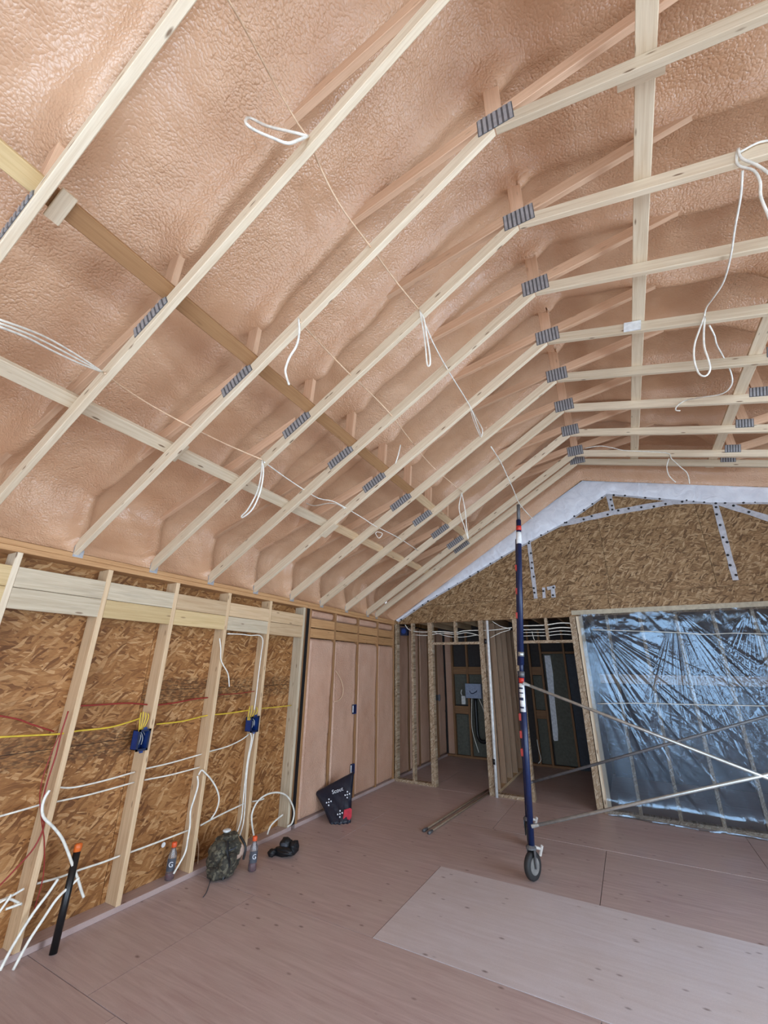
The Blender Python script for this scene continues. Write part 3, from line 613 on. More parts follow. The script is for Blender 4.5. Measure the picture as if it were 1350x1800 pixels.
cable('ceiling_cable', chain([(537, 884), (552, 889), (575, 885), (592, 886), (606, 894)], 'y', Tm(3, -.04)), .006, 'cable_white', 'short white cable tail looped over the lower chord', GC)
cable('ceiling_cable', chain([(660, 938), (666, 946), (672, 938), (663, 935), (660, 938)], 'y', Tm(4, -.04)), .005, 'cable_white', 'tiny cable loop at the far lower left', GC)
# right side
cable('ceiling_cable', chain([(1297, 262), (1294, 280), (1300, 292), (1325, 300), (1336, 320), (1337, 345), (1350, 378), (1356, 395)], 'y', Tm(1, -.03)), .007, 'cable_white', 'thick white cable bending down at the right edge', GC)
cable('ceiling_cable', chain([(1298, 262), (1303, 278), (1330, 290), (1352, 305)], 'y', Tm(1, -.045)), .007, 'cable_white', 'white cable leaving the right edge from the tie', GC)
cable('ceiling_cable', chain([(1300, 268), (1330, 252), (1356, 246)], 'y', Tm(1, -.03)), .006, 'cable_white', 'upper white cable from the tie to the right edge', GC)
cable('ceiling_cable', chain([(1305, 300), (1302, 345), (1292, 400), (1284, 452), (1272, 495), (1255, 522), (1242, 540), (1238, 556)], 'y', [Tm(1, .03), Tm(1, .15), Tm(1, .35), Tm(2), Tm(2, .2), Tm(2, .35), Tm(2, .5), Tm(3, -.03)]), .006, 'cable_white', 'white cable drooping between the right chords', GC)
cable('ceiling_cable', chain([(1238, 556), (1230, 578), (1221, 605), (1220, 632), (1228, 656), (1240, 661), (1248, 650), (1245, 632), (1238, 610), (1237, 585), (1239, 558)], 'y', Tm(3, -.03)), .007, 'cable_white', 'open teardrop loop of white cable on the right', GC)
cable('ceiling_cable', chain([(1247, 572), (1256, 590), (1260, 606), (1272, 628), (1285, 655), (1286, 676), (1270, 692), (1235, 698), (1205, 704), (1190, 714), (1188, 721), (1196, 722)], 'y', [Tm(3), Tm(3, .1), Tm(3, .25), Tm(4), Tm(4, .1), Tm(4, .2), Tm(4, .3), Tm(4, .4), Tm(5, -.04), Tm(5, -.04), Tm(5, -.04), Tm(5, -.04)]), .006, 'cable_white', 'cable tail curling over a far right chord', GC)
cable('ceiling_cable', chain([(1028, 788), (1055, 784), (1080, 788), (1100, 792), (1170, 796), (1180, 806), (1195, 820), (1208, 832), (1212, 850)], 'y', Tm(7, -.03)), .006, 'cable_white', 'cable along the far chord right of the ridge', GC)
cable('ceiling_cable', chain([(1176, 806), (1172, 820), (1176, 836), (1188, 848)], 'y', Tm(7, -.04)), .006, 'cable_white', 'far right cable end hanging before the membrane', GC)

# ---- left wall cables
GL = 'cables on the left wall'
def wc(name, px, r, mat, label, x=-.06, smooth=4): return cable(name, chain(px, 'x', x), r, mat, label, GL, smooth)
wc('data_cable', [(-8, 1296), (50, 1293), (106, 1290), (135, 1285), (190, 1279), (225, 1270), (248, 1262)], .006, 'cable_yellow', 'yellow cable from the left edge to the nearer blue box')
wc('data_cable', [(275, 1273), (320, 1268), (362, 1258), (400, 1254), (440, 1248)], .006, 'cable_yellow', 'yellow cable between the two blue boxes')
wc('data_cable', [(460, 1245), (485, 1243), (512, 1240)], .005, 'cable_yellow', 'short yellow cable beyond the farther blue box')
for q, (bx_, by_, nm) in enumerate(((252, 1251, 'nearer'), (443, 1240, 'farther'))):
    for k, (dx, lab) in enumerate(((-4, 'leftmost'), (0, 'second'), (4, 'third'), (8, 'rightmost'))):
        wc('data_cable', [(bx_+dx, by_+abs(dx)*.4), (bx_+dx*1.2-1, by_+12), (bx_-6+dx*.4, by_+35 if q == 0 else by_+26)], .005, 'cable_yellow', lab+' yellow strand entering the '+nm+' blue box', -.005-.004*k, 3)
wc('red_wire', [(-8, 1257), (30, 1264), (55, 1273), (95, 1286)], .005, 'cable_red', 'dark red wire slanting at the left edge', -.10)
wc('red_wire', [(138, 1241), (190, 1238), (225, 1236), (262, 1239)], .006, 'cable_red', 'red wire behind the second stud bay', -.09)
wc('red_wire', [(272, 1240), (310, 1235), (340, 1229), (368, 1226)], .006, 'cable_red', 'red wire in the middle stud bay', -.09)
wc('red_wire', [(385, 1221), (420, 1219), (447, 1215)], .004, 'cable_red', 'thin red wire in the far stud bay', -.09)
wc('red_wire', [(120, 1250), (108, 1288), (98, 1328), (84, 1372), (76, 1405), (73, 1432), (77, 1452), (60, 1490), (25, 1530), (-6, 1562)], .005, 'cable_red', 'red wire running down the second stud to the floor corner', .006)
wc('red_wire', [(104, 1292), (88, 1330), (74, 1372), (70, 1405), (74, 1450), (78, 1480), (76, 1540), (60, 1600)], .0035, 'cable_red', 'thinner red wire hanging beside the second stud', .008)
W_ = 'house_wire'
wc(W_, [(105, 1384), (130, 1384), (180, 1373), (237, 1357)], .006, 'cable_white', 'upper white cable in the second stud bay')
wc(W_, [(100, 1409), (160, 1396), (236, 1375)], .006, 'cable_white', 'lower white cable in the second stud bay')
wc(W_, [(256, 1351), (300, 1341), (356, 1325)], .006, 'cable_white', 'upper white cable in the middle stud bay')
wc(W_, [(254, 1371), (300, 1362), (353, 1348)], .006, 'cable_white', 'lower white cable in the middle stud bay')
wc(W_, [(368, 1321), (400, 1312), (425, 1300), (438, 1290)], .006, 'cable_white', 'white cable rising to the farther blue box')
wc(W_, [(-8, 1437), (35, 1425), (76, 1413)], .006, 'cable_white', 'white cable entering from the left edge at waist height', -.03)
wc(W_, [(87, 1389), (79, 1402), (74, 1420), (77, 1437), (92, 1452), (108, 1472), (119, 1497), (128, 1522), (137, 1546), (143, 1566), (147, 1577)], .009, 'cable_white', 'thick white cable curving down before the black pipe', .08)
wc(W_, [(139, 1543), (125, 1556), (100, 1580), (75, 1617), (50, 1655), (23, 1705)], .009, 'cable_white', 'thick white cable arching from the black pipe to the floor', .09)
wc(W_, [(102, 1545), (85, 1570), (58, 1606), (30, 1650), (12, 1682), (0, 1706)], .009, 'cable_white', 'thick white cable arching to the bottom left corner', .05)
wc(W_, [(-6, 1586), (20, 1575), (42, 1562)], .007, 'cable_white', 'upper stub of white cable at the left edge', .02)
wc(W_, [(-6, 1590), (15, 1580), (38, 1590)], .007, 'cable_white', 'middle stub of white cable at the left edge', .03)
wc(W_, [(-6, 1610), (14, 1582), (20, 1572)], .007, 'cable_white', 'bent white cable stub at the left edge', .05)
wc(W_, [(10, 1598), (25, 1593), (38, 1588)], .007, 'cable_white', 'lowest white cable stub at the left edge', .04)
wc(W_, [(65, 1553), (105, 1542), (140, 1529), (180, 1516), (211, 1504)], .007, 'cable_white', 'low white cable behind the black pipe')
wc(W_, [(229, 1498), (270, 1483), (332, 1459)], .007, 'cable_white', 'low white cable behind the nearer bottle')
wc(W_, [(352, 1451), (390, 1431), (430, 1412)], .007, 'cable_white', 'low white cable behind the camouflage bag')
wc(W_, [(443, 1409), (455, 1407), (464, 1404)], .007, 'cable_white', 'short low white cable before the big cable ring')
wc(W_, [(347, 1364), (348, 1380), (342, 1402), (335, 1425), (334, 1450), (330, 1475), (326, 1497), (316, 1517), (305, 1536)], .008, 'cable_white', 'white cable hanging down the middle stud to the floor', .02)
wc(W_, [(349, 1362), (354, 1354), (360, 1358), (371, 1370), (381, 1387), (385, 1405), (380, 1425), (370, 1441)], .007, 'cable_white', 'white cable bowing out right of the middle stud', .02)
wc(W_, [(400, 1114), (425, 1115), (440, 1117), (456, 1117), (462, 1126), (459, 1150), (454, 1190), (450, 1225), (447, 1248)], .006, 'cable_white', 'white cable dropping from the blocking to the farther blue box', .004)
wc(W_, [(440, 1288), (442, 1300), (436, 1330), (432, 1360), (428, 1400), (424, 1440), (415, 1468)], .006, 'cable_white', 'left white cable below the farther blue box', .006)
wc(W_, [(446, 1286), (444, 1302), (437, 1335), (433, 1370), (431, 1410), (428, 1445), (421, 1470)], .006, 'cable_white', 'right white cable below the farther blue box', .01)
wc(W_, [(386, 1122), (388, 1140), (388, 1158), (393, 1170), (401, 1185), (403, 1207)], .006, 'cable_white', 'loose white cable end hanging at the middle stud', .012)
wc(W_, [(448, 1478), (443, 1450), (443, 1430), (452, 1410), (468, 1397), (488, 1393), (504, 1399), (514, 1415), (517, 1430), (513, 1447), (505, 1453)], .009, 'cable_white', 'big white cable ring at the last bare stud', .03, 5)
wc(W_, [(497, 1432), (487, 1440), (477, 1450), (472, 1460), (470, 1467)], .009, 'cable_white', 'white cable hook inside the ring at the last bare stud', .01)
wc(W_, [(590, 1179), (598, 1192), (603, 1208), (602, 1222), (596, 1230), (587, 1234)], .005, 'cable_thin', 'foam-coated cable bulging from the sprayed wall', .01)
wc(W_, [(346, 1470), (349, 1490), (347, 1526)], .005, 'cable_thin', 'thin cable behind the middle stud foot', -.09)

# ---- cables threaded through the far wall
GF = 'cables through the far wall'
def fc(px, r, label, yv=D+.03, mat='cable_white', smooth=4): return cable('threaded_cable', chain(px, 'y', yv), r, mat, label, GF, smooth)
fc([(712, 1098), (718, 1106), (730, 1110), (750, 1111), (775, 1110), (800, 1112), (815, 1109), (840, 1108), (860, 1108), (880, 1106), (900, 1103)], .007, 'upper white cable strung over the left doorway')
fc([(730, 1116), (750, 1117), (775, 1113), (800, 1115), (820, 1112), (842, 1117)], .006, 'lower white cable strung over the left doorway')
fc([(760, 1110), (785, 1118), (810, 1120), (840, 1116)], .005, 'sagging thin cable over the left doorway', D+.06)
fc([(865, 1092), (880, 1101), (897, 1106), (880, 1112), (862, 1121)], .005, 'crossed cable between the two doorways')
for k, (v0, v1, lab) in enumerate(((1100, 1096, 'top'), (1107, 1104, 'second'), (1112, 1110, 'third'), (1118, 1116, 'lowest'))):
    fc([(918, v0), (940, v0-.5), (960, (v0+v1)/2+.5), (985, v1-1), (1008, v1)], .008 if k < 2 else .005, lab+' cable strung over the right doorway')
fc([(935, 1110), (938, 1122), (942, 1130)], .004, 'thin cable dropping at the right doorway head', D+.06)

# ================================================================== THINGS ON THE LEFT WALL
def elec_box(y0, y1, z0, z1, label):
    r = thing('electrical_box', (0, (y0+y1)/2, z0), label, 'electrical box', 'blue electrical boxes on the studs')
    t_ = .004; xa, xb = -.075, .012; m = MB()
    m.box((xa, y0, z0), (xa+t_, y1, z1)); m.box((xa, y0, z0), (xb, y0+t_, z1)); m.box((xa, y1-t_, z0), (xb, y1, z1)); m.box((xa, y0, z0), (xb, y1, z0+t_)); m.box((xa, y0, z1-t_), (xb, y1, z1))
    m.build('shell', 'blue_box', r)
    m = MB(); e = .008
    for a, b in (((xb, y0-e, z0-e), (xb+.004, y0+e, z1+e)), ((xb, y1-e, z0-e), (xb+.004, y1+e, z1+e)), ((xb, y0-e, z0-e), (xb+.004, y1+e, z0+e)), ((xb, y0-e, z1-e), (xb+.004, y1+e, z1+e))): m.box(a, b)
    m.build('rim', 'blue_dark', r)
    yc = (y0+y1)/2
    for z_ in (z0-.022, z1+.004): MB().box((xb-.004, yc-.014, z_), (xb+.003, yc+.014, z_+.018)).build('mounting_ear', 'blue_box', r)
    m = MB(); rr = random.Random(int(y0*100))
    for k in range(4): m.tube([(xa+.01, y0+.02+.02*k, z1-.02), (xa+.04, y0+.03+.018*k, z0+.08+.01*(k % 2)), (xa+.03, y0+.02+.025*k, z0+.03)], .003, 5, 3)
    m.build('wire_ends', 'cable_white', r)
elec_box(2.296, 2.381, 1.045, 1.185, 'blue plastic electrical box on the third stud, nearer of the pair')
elec_box(3.505, 3.600, 1.045, 1.180, 'blue plastic electrical box on the fifth stud, farther of the pair')
def small_box(y0, y1, z0, z1, label):
    r = thing('outlet_box', (0, (y0+y1)/2, z0), label, 'electrical box', 'small boxes in the foamed wall')
    MB().box((-.02, y0, z0), (.014, y1, z1)).build('shell', 'blue_dark', r)
    MB().box((.010, y0-.02, z0+.02), (.016, y0+.006, z1-.01)).build('cover_tab', 'label_white', r)
    m = MB(); e = .006
    for a, b in (((.014, y0, z0), (.018, y0+e, z1)), ((.014, y1-e, z0), (.018, y1, z1)), ((.014, y0, z0), (.018, y1, z0+e)), ((.014, y0, z1-e), (.018, y1, z1))): m.box(a, b)
    m.build('rim', 'blue_box', r)
small_box(5.44, 5.513, 1.06, 1.18, 'dark blue outlet box at switch height in the foamed wall')
small_box(5.44, 5.513, .32, .44, 'dark blue outlet box low in the foamed wall')
r = thing('junction_box', (.12, D+.12, 2.2), 'dark blue round-knockout box high behind the far corner post', 'electrical box')
MB().box((.06, D+.10, 2.22), (.20, D+.16, 2.36)).build('shell', 'blue_dark', r)
MB().lathe([(.045, 0), (.045, .01), (.03, .012)], 14, Matrix.Translation((.13, D+.10, 2.29)) @ Matrix.Rotation(math.pi/2, 4, 'X')).build('knockout_ring', 'blue_box', r)

r = thing('switch_box', (.67, D+.12, 1.1), 'small black box fixed behind the stud left of the left doorway', 'electrical box')
MB().box((.60, D+.10, 1.19), (.76, D+.16, 1.27)).build('shell', 'black_plastic', r); MB().box((.59, D+.097, 1.18), (.61, D+.12, 1.28)).box((.75, D+.097, 1.18), (.77, D+.12, 1.28)).build('flange', 'gear_grey', r)
# black pipe with the orange end leaning on the wall
p0, p1 = at(96, 1665, 'z', .03), at(139, 1482, 'x', .06)
r = thing('black_pipe', (p0.x, p0.y, 0), 'black plastic pipe with an orange cap standing against the left studs', 'pipe')
dv = (p1-p0).normalized(); pe = p1-dv*.045
MB().tube([p0-dv*.03, pe], .022, 14, 0).build('tube', 'black_pipe', r, None, True)
MB().tube([pe, p1-dv*.006, p1], .0235, 14, 0, lambda t: 1 if t < .9 else .7).build('end_cap', 'orange', r, None, True)

# ================================================================== SCAFFOLD
fd = Vector((-.226, .974, 0)); bd = Vector((.985, .17, 0)); N0 = Vector((2.527, 4.453, 0)); FWD = .76; LEN = 3.25
def leg_pt(base, z): return base+Vector((.07*min(z, 1.62)/1.62+(.15*(z-1.62)/1.75 if z > 1.62 else 0), 0, z))
def caster(parent, b, ax=(.93, -.36, 0)):
    m = MB(); c = leg_pt(b, .105); ax = Vector(ax).normalized()
    R3 = Matrix.Translation((c.x, c.y, .105)) @ ax.to_track_quat('Z', 'Y').to_matrix().to_4x4()
    wh = MB().lathe([(.07, -.022), (.098, -.022), (.105, -.012), (.105, .012), (.098, .022), (.07, .022)], 28, R3).build('wheel', 'rubber', parent, None, True)
    MB().lathe([(.062, -.026), (.066, -.018), (.066, .018), (.062, .026)], 20, R3).build('hub', 'rim_grey', wh)
    MB().lathe([(.09, .0225), (.106, .012), (.106, -.012), (.09, -.0225)], 28, R3 @ Matrix.Scale(1.004, 4)).build('dust_ring', 'dusty_white', wh) if False else None
    m = MB(); P = lambda a, z: Vector((c.x, c.y, 0))+ax*a+Vector((0, 0, z))
    for s_ in (-1, 1): m.add([P(s_*.03, .09)+Vector((0, -.015, 0)), P(s_*.03, .09)+Vector((0, .015, 0)), P(s_*.03, .225)+Vector((0, .035, 0)), P(s_*.03, .225)+Vector((0, -.035, 0)), P(s_*.036, .09)+Vector((0, -.015, 0)), P(s_*.036, .09)+Vector((0, .015, 0)), P(s_*.036, .225)+Vector((0, .035, 0)), P(s_*.036, .225)+Vector((0, -.035, 0))], [(0, 1, 2, 3), (7, 6, 5, 4), (0, 4, 5, 1), (1, 5, 6, 2), (2, 6, 7, 3), (3, 7, 4, 0)])
    m.lathe([(.045, .222), (.045, .236), (.03, .25)], 14, Matrix.Translation((c.x, c.y, 0))); m.build('fork', 'galv_dark', parent)
    MB().tube([(c.x+.02, c.y+.02, .235), (c.x+.07, c.y+.05, .22), (c.x+.085, c.y+.05, .245), (c.x+.06, c.y+.05, .17)], .012, 8, 2).build('brake_lever', 'dusty_white', parent)
def frame(name, base, z0, z1, label, dtl=True):
    r = thing(name, (base.x, base.y, z0), label, 'scaffold frame', 'blue scaffold frames')
    nb, fb = base, base+fd*FWD
    for b in (nb, fb):
        l_ = MB().tube([leg_pt(b, z0), leg_pt(b, z1)], .027, 14, 0).build('leg', 'scaffold_blue', r, None, True)
    k = z0+.12
    while k < z1-.05:                                   # rungs of the climbing side
        MB().tube([leg_pt(nb, k), leg_pt(nb, k)+fd*.36], .014, 8, 0).build('rung', 'scaffold_blue', r, None, True); k += .30
    MB().tube([leg_pt(nb, z0+.08)+fd*.36, leg_pt(nb, z1-.06)+fd*.36], .018, 10, 0).build('ladder_rail', 'scaffold_blue', r, None, True)
    for z in (z0+.10, z1-.04): MB().tube([leg_pt(nb, z), leg_pt(fb, z)], .02, 10, 0).build('cross_rail', 'scaffold_blue', r, None, True)
    return r
r = frame('scaffold_frame', N0, .25, 1.66, 'lower blue scaffold frame standing on the caster, seen edge on')
caster(r, N0); caster(r, N0+fd*FWD, (.974, .226, 0))
def band(par, za, zb, mat, name, rr=.0285):
    MB().tube([leg_pt(N0, za), leg_pt(N0, zb)], rr, 14, 0).build(name, mat, par, None, True)
band(r, 1.555, 1.60, 'red_paint', 'red_band'); band(r, 1.30, 1.55, 'label_white', 'label_sticker', .0282)
for k, (za, zb) in enumerate(((1.33, 1.345), (1.40, 1.425), (1.46, 1.47), (1.50, 1.515))):
    MB().tube([leg_pt(N0, za)+Vector((-.004, -.004, 0)), leg_pt(N0, zb)+Vector((-.004, -.004, 0))], .0262, 14, 0).build('sticker_print', 'blue_dark', r, None, True)
band(r, 1.61, 1.66, 'galv_dark', 'coupling_collar', .030)
for z in (.95, 1.10, 1.25): MB().box((-.012, -.03, -.03), (.012, .03, .03), Matrix.Translation(leg_pt(N0, z)+fd*.05+Vector((-.028, 0, 0)))).build('red_bracket', 'red_paint', r)
r2 = frame('scaffold_frame', N0, 1.72, 3.22, 'upper blue scaffold frame reaching toward the rafters')
def band2(za, zb, mat, name, rr): MB().tube([leg_pt(N0, za), leg_pt(N0, zb)], rr, 14, 0).build(name, mat, r2, None, True)
band2(1.60, 1.80, 'scaffold_blue', 'insert_pin', .020); band2(1.80, 1.84, 'galv_tube', 'coupling_collar', .030)
band2(2.95, 3.08, 'label_white', 'label_sticker', .0282); band2(3.10, 3.15, 'red_paint', 'red_band', .0284)
band2(3.22, 3.40, 'galv_dark', 'top_pin', .019)
for z in (2.2, 2.45, 2.7): MB().box((-.010, -.03, -.03), (.010, .03, .03), Matrix.Translation(leg_pt(N0, z)+fd*.05+Vector((-.028, 0, 0)))).build('red_bracket', 'red_paint', r2)
N1 = N0+bd*LEN
r3 = frame('scaffold_frame', N1, .25, 1.66, 'second lower blue scaffold frame beyond the right edge'); caster(r3, N1); caster(r3, N1+fd*FWD, (.974, .226, 0))
def xbrace(p, q, mat, label):
    p, q = Vector(p), Vector(q); d_ = (q-p).normalized()
    r_ = thing('cross_brace', p, label, 'brace', 'scaffold cross braces')
    MB().tube([p+d_*.05, q-d_*.05], .0135, 10, 0).build('tube', mat, r_, None, True)
    for e, s_ in ((p, 1), (q, -1)): MB().tube([e-d_*.015*s_, e+d_*.012*s_, e+d_*.07*s_], .016, 8, 0, lambda t: .6 if t > .8 else 1).build('flat_end', mat, r_)
off = Vector((.03, -.03, 0))
xbrace(leg_pt(N0, 1.55)+off, leg_pt(N1, .36)+off, 'galv_tube', 'bright galvanized brace falling from the label to the right')
xbrace(leg_pt(N0, .40)+off, leg_pt(N1, 1.37)+off, 'galv_tube', 'bright galvanized brace rising from near the caster to the right')
Nf = N0+fd*FWD
xbrace(leg_pt(Nf, .56)+off, leg_pt(N1+fd*FWD, 1.64)+off, 'galv_dark', 'dull grey brace rising behind the bright ones')

# ================================================================== PLASTIC SHEET
xa, xb, za, zb = 3.02, 6.34, -.0, 2.43
nx, nz = 560, 300
Xs, Zs = np.meshgrid(np.linspace(xa, xb, nx), np.linspace(za, zb, nz), indexing='ij')
bay = np.array([2.995, 3.375, 3.78, 4.185, 4.585, 4.98, 5.38, 5.78, 6.2, 6.6]); bi = np.clip(np.searchsorted(bay, Xs)-1, 0, len(bay)-2); fb_ = (Xs-bay[bi])/(bay[bi+1]-bay[bi])
belly = .030*np.sin(np.pi*np.clip(fb_, 0, 1))*np.sin(np.pi*Zs/zb)**.5*(.5+.5*vnoise(bi*3.1, Zs*.8, 51))
wr_ = 0
for cx_, cz_, nf, amp, reach, sd, a0, a1 in ((4.19, 2.45, 17, .013, 1.3, 61, -2.2, -.55), (3.05, 2.38, 15, .013, 2.3, 62, -1.45, -.35), (3.05, 1.5, 9, .007, 1.5, 63, -1.3, -.2), (4.98, 2.46, 14, .012, .7, 64, -2.6, -.6), (5.7, 2.45, 15, .012, 1.4, 66, -2.6, -.8)):
    rr_ = np.hypot(Xs-cx_, Zs-cz_); an = np.arctan2(Zs-cz_, Xs-cx_)
    win = sst(a0, a0+.3, an)*(1-sst(a1-.3, a1, an))
    n_ = vnoise(an*nf+3, rr_*.5+sd, sd); n3 = vnoise(an*nf*2.3, rr_*.7+sd, sd+9)
    wr_ = wr_+amp*((1-np.abs(n_))**2+.35*(1-np.abs(n3))**2)*np.minimum(rr_, .9)*np.exp(-(rr_/reach)**2)*win
wr_ = wr_+.0035*vnoise(Xs*6+Zs*4, Zs*9-Xs*3, 71)*sst(1.7, 2.3, Zs)+.0016*vnoise(Xs*19+Zs*14, Zs*13-Xs*9, 72)*sst(1.75, 2.3, Zs)+.0015*vnoise(Xs*11+Zs*3, Zs*2.5, 73)
flare = .16*np.exp(-(Zs/.10)**2)*(1+.4*vnoise(Xs*4, Zs*5, 74))-.0
Ys = D-.008-.004-np.abs(belly)*.5-wr_-flare*.5
Zf = np.maximum(Zs, .006+.004*vnoise(Xs*20, Zs*0, 75))
ps = tag(link('plastic_sheet', grid_mesh(np.stack([Xs-xa, Ys-D, Zf], -1), 'film', False), Matrix.Translation((xa, D, 0))), 'clear wrinkled plastic sheet stapled over the right studs of the far wall', 'plastic sheet')
for (px_, lab) in (([(1042, 1107), (1110, 1109), (1190, 1112), (1240, 1115), (1290, 1113), (1356, 1115)], 'upper white cord strung across the plastic sheet'), ([(1050, 1237), (1120, 1236), (1200, 1238), (1290, 1240), (1356, 1241)], 'lower white cord strung across the plastic sheet')):
    cable('cord', chain(px_, 'y', D-.045), .004, 'cable_white', lab, 'cords across the plastic sheet', 4, 'cord')

# ================================================================== OTHER THINGS
# white pole strapped to the post between the doorways
a_, b_ = at(873, 1395, 'y', D-.03), at(856, 1092, 'y', D-.03)
r = thing('white_pole', (a_.x, a_.y, 0), 'white pole strapped upright to the post between the doorways', 'pole')
MB().tube([(a_.x, a_.y, .0), (b_.x, b_.y, 2.40)], .021, 12, 0).build('pole', 'label_white', r, None, True)
for z in (.40, 2.05): MB().tube([(a_.x, a_.y, z), (a_.x+(b_.x-a_.x)*.02, b_.y, z+.07)], .026, 12, 0).build('strap', 'black_plastic', r, None, True)
# two rods lying on the floor
for k, (u0, v0, u1, v1, lab) in enumerate(((748, 1458, 858, 1388, 'left one of two thin rods lying on the floor before the left doorway'), (757, 1462, 862, 1392, 'right one of two thin rods lying on the floor before the left doorway'))):
    p, q = at(u0, v0, 'z', .012), at(u1, v1, 'z', .012)
    r = thing('floor_rod', (p.x, p.y, 0), lab, 'rod', 'rods on the floor')
    MB().tube([p, q], .011, 8, 0).build('shaft', 'rod', r, None, True); d_ = (q-p).normalized()
    MB().tube([p-d_*.05, p-d_*.01, p+d_*.04], .018, 8, 0, lambda t: 1 if t < .7 else .7).build('tip', 'galv_dark', r, None, True)
# control panel and plumbing in the room behind
r = thing('control_panel', (.65, 9.03, 1.1), 'grey-blue wall control panel seen through the left doorway', 'control panel')
MB().box((.485, 8.98, 1.11), (.815, 9.08, 1.385)).build('case', 'panel_grey', r); MB().box((.50, 8.97, 1.125), (.80, 8.985, 1.37)).build('cover', 'panel_grey', r)
MB().tube([(.58, 8.966, 1.25), (.60, 8.966, 1.21), (.645, 8.966, 1.20), (.68, 8.966, 1.215), (.72, 8.966, 1.235), (.735, 8.966, 1.26)], .008, 6, 4).build('handle', 'blue_dark', r)
for k, (pp, lab) in enumerate((([(.59, 9.06, 1.1), (.57, 9.06, .9), (.55, 9.07, .6), (.58, 9.07, .4), (.66, 9.08, .12)], 'left white cable below the control panel'), ([(.74, 9.06, 1.1), (.82, 9.06, .9), (.86, 9.07, .7)], 'right white cable below the control panel'))): cable('panel_cable', pp, .008, 'cable_white', lab, 'cables below the control panel')
cable('drain_pipe', [(.66, 9.07, 1.10), (.66, 9.06, .7), (.67, 9.05, .42), (.74, 9.03, .33), (.85, 9.03, .34), (.95, 9.03, .42), (1.1, 9.03, .55)], .035, 'black_plastic', 'black corrugated drain pipe bending below the control panel', None, 5, 'pipe')
r = thing('wall_bracket', (.40, 9.07, .96), 'small white junction box beside the control panel', 'electrical box'); MB().box((.36, 9.07, .98), (.44, 9.11, 1.14)).build('cover', 'label_white', r); MB().tube([(.38, 9.06, 1.15), (.36, 9.06, 1.2), (.38, 9.06, 1.26)], .01, 6, 3).build('clip', 'label_white', r)
cable('panel_cable', chain([(884, 1350), (937, 1310), (944, 1300), (947, 1318), (951, 1335), (946, 1342)][2:], 'y', 9.08), .008, 'cable_white', 'white cable end low behind the right doorway', None)

# black printed bag slumped against the foamed wall
bc = at(590, 1440, 'z', 0)
r = thing('bag', (.30, 4.80, 0), 'black printed plastic bag with a red patch slumped against the foamed wall', 'bag')
ux = Vector((.74, .67, 0)); uy = Vector((-.67, .74, 0)); B0 = Vector((.30, 4.79, 0))
def bagpt(a, h, s_):           # a -1..1 across, h 0..1 up, s_ front/back
    wid_ = .160-.02*math.cos(h*3)+.055*h**2; dep = .105*(1-h)**.6*(1-.45*abs(a)**2.5)+.012
    top = .36+.10*a
    z = top*h; lean = -.16*h
    skew = -.03*h
    return B0+ux*(a*wid_+skew)+uy*(-s_*dep-lean*.9+.006*math.sin(a*9+h*14)*s_)+Vector((-.04*h, 0, z))
na, nh = 17, 16; v = []; f = []
for h in range(nh+1):
    hh = h/nh
    for k in range(2*na):
        if k < na: a, s_ = -1+2*k/(na-1), 1
        else: a, s_ = 1-2*(k-na)/(na-1), -1
        b_in = 1-.10*max(0, 1-hh*5)
        v.append(bagpt(a*b_in, hh, s_*(.85+.15*math.sin(k*2.1+h*.9)) if abs(a) < .95 else s_*.3))
n2 = 2*na
for h in range(nh):
    for k in range(n2): f.append((h*n2+k, h*n2+(k+1) % n2, (h+1)*n2+(k+1) % n2, (h+1)*n2+k))
f += [tuple(range(n2-1, -1, -1)), tuple(range(nh*n2, nh*n2+n2))]
MB().add(v, f).build('bag_body', 'bag_black', r, None, True)
def on_bag(a, h, out=.012): return bagpt(a, h, 1)-uy*out
nrm = -uy
def dots(a, h, name):
    m = MB(); c = on_bag(a, h, .010); R3 = nrm.to_track_quat('Z', 'Y').to_matrix().to_4x4()
    for dx, dz in ((0, .03), (0, -.03), (.026, .008), (-.026, -.004), (0, 0)): m.lathe([(.008, 0), (.008, .006)], 8, Matrix.Translation(c+ux*dx+Vector((0, 0, dz))) @ R3)
    m.build(name, 'print_white', r)
dots(-.55, .62, 'printed_mark'); dots(.62, .60, 'printed_mark'); dots(.0, .26, 'printed_mark')
m = MB(); c = on_bag(.58, .20, .008)
m.prism([(-.05, -.045), (.03, -.055), (.05, -.03), (.05, .045), (.03, .06), (-.04, .045)], 0, .008, Matrix.Translation(c) @ nrm.to_track_quat('Z', 'Y').to_matrix().to_4x4()); m.build('red_patch', 'bag_red', r)
def text_mesh(txt, size, W, mat, parent, name, ext=.002):
    cu = bpy.data.curves.new('lettering', 'FONT'); cu.body = txt; cu.size = size; cu.extrude = ext; cu.align_x = 'CENTER'; cu.align_y = 'CENTER'
    tmp = bpy.data.objects.new('lettering_tmp', cu); COL.objects.link(tmp); bpy.context.view_layer.update()
    me = bpy.data.meshes.new_from_object(tmp.evaluated_get(bpy.context.evaluated_depsgraph_get())); bpy.data.objects.remove(tmp); me.materials.clear(); me.materials.append(M_[mat])
    return link(name, me, W, parent)
def basis(c, X, Z): Y_ = Z.cross(X); return Matrix(((X.x, Y_.x, Z.x, c.x), (X.y, Y_.y, Z.y, c.y), (X.z, Y_.z, Z.z, c.z), (0, 0, 0, 1)))
Xt = (ux+Vector((0, 0, .26))).normalized(); text_mesh('Scout', .06, basis(on_bag(.05, .80, .016), Xt, (nrm-Xt*nrm.dot(Xt)).normalized()), 'print_white', r, 'lettering')

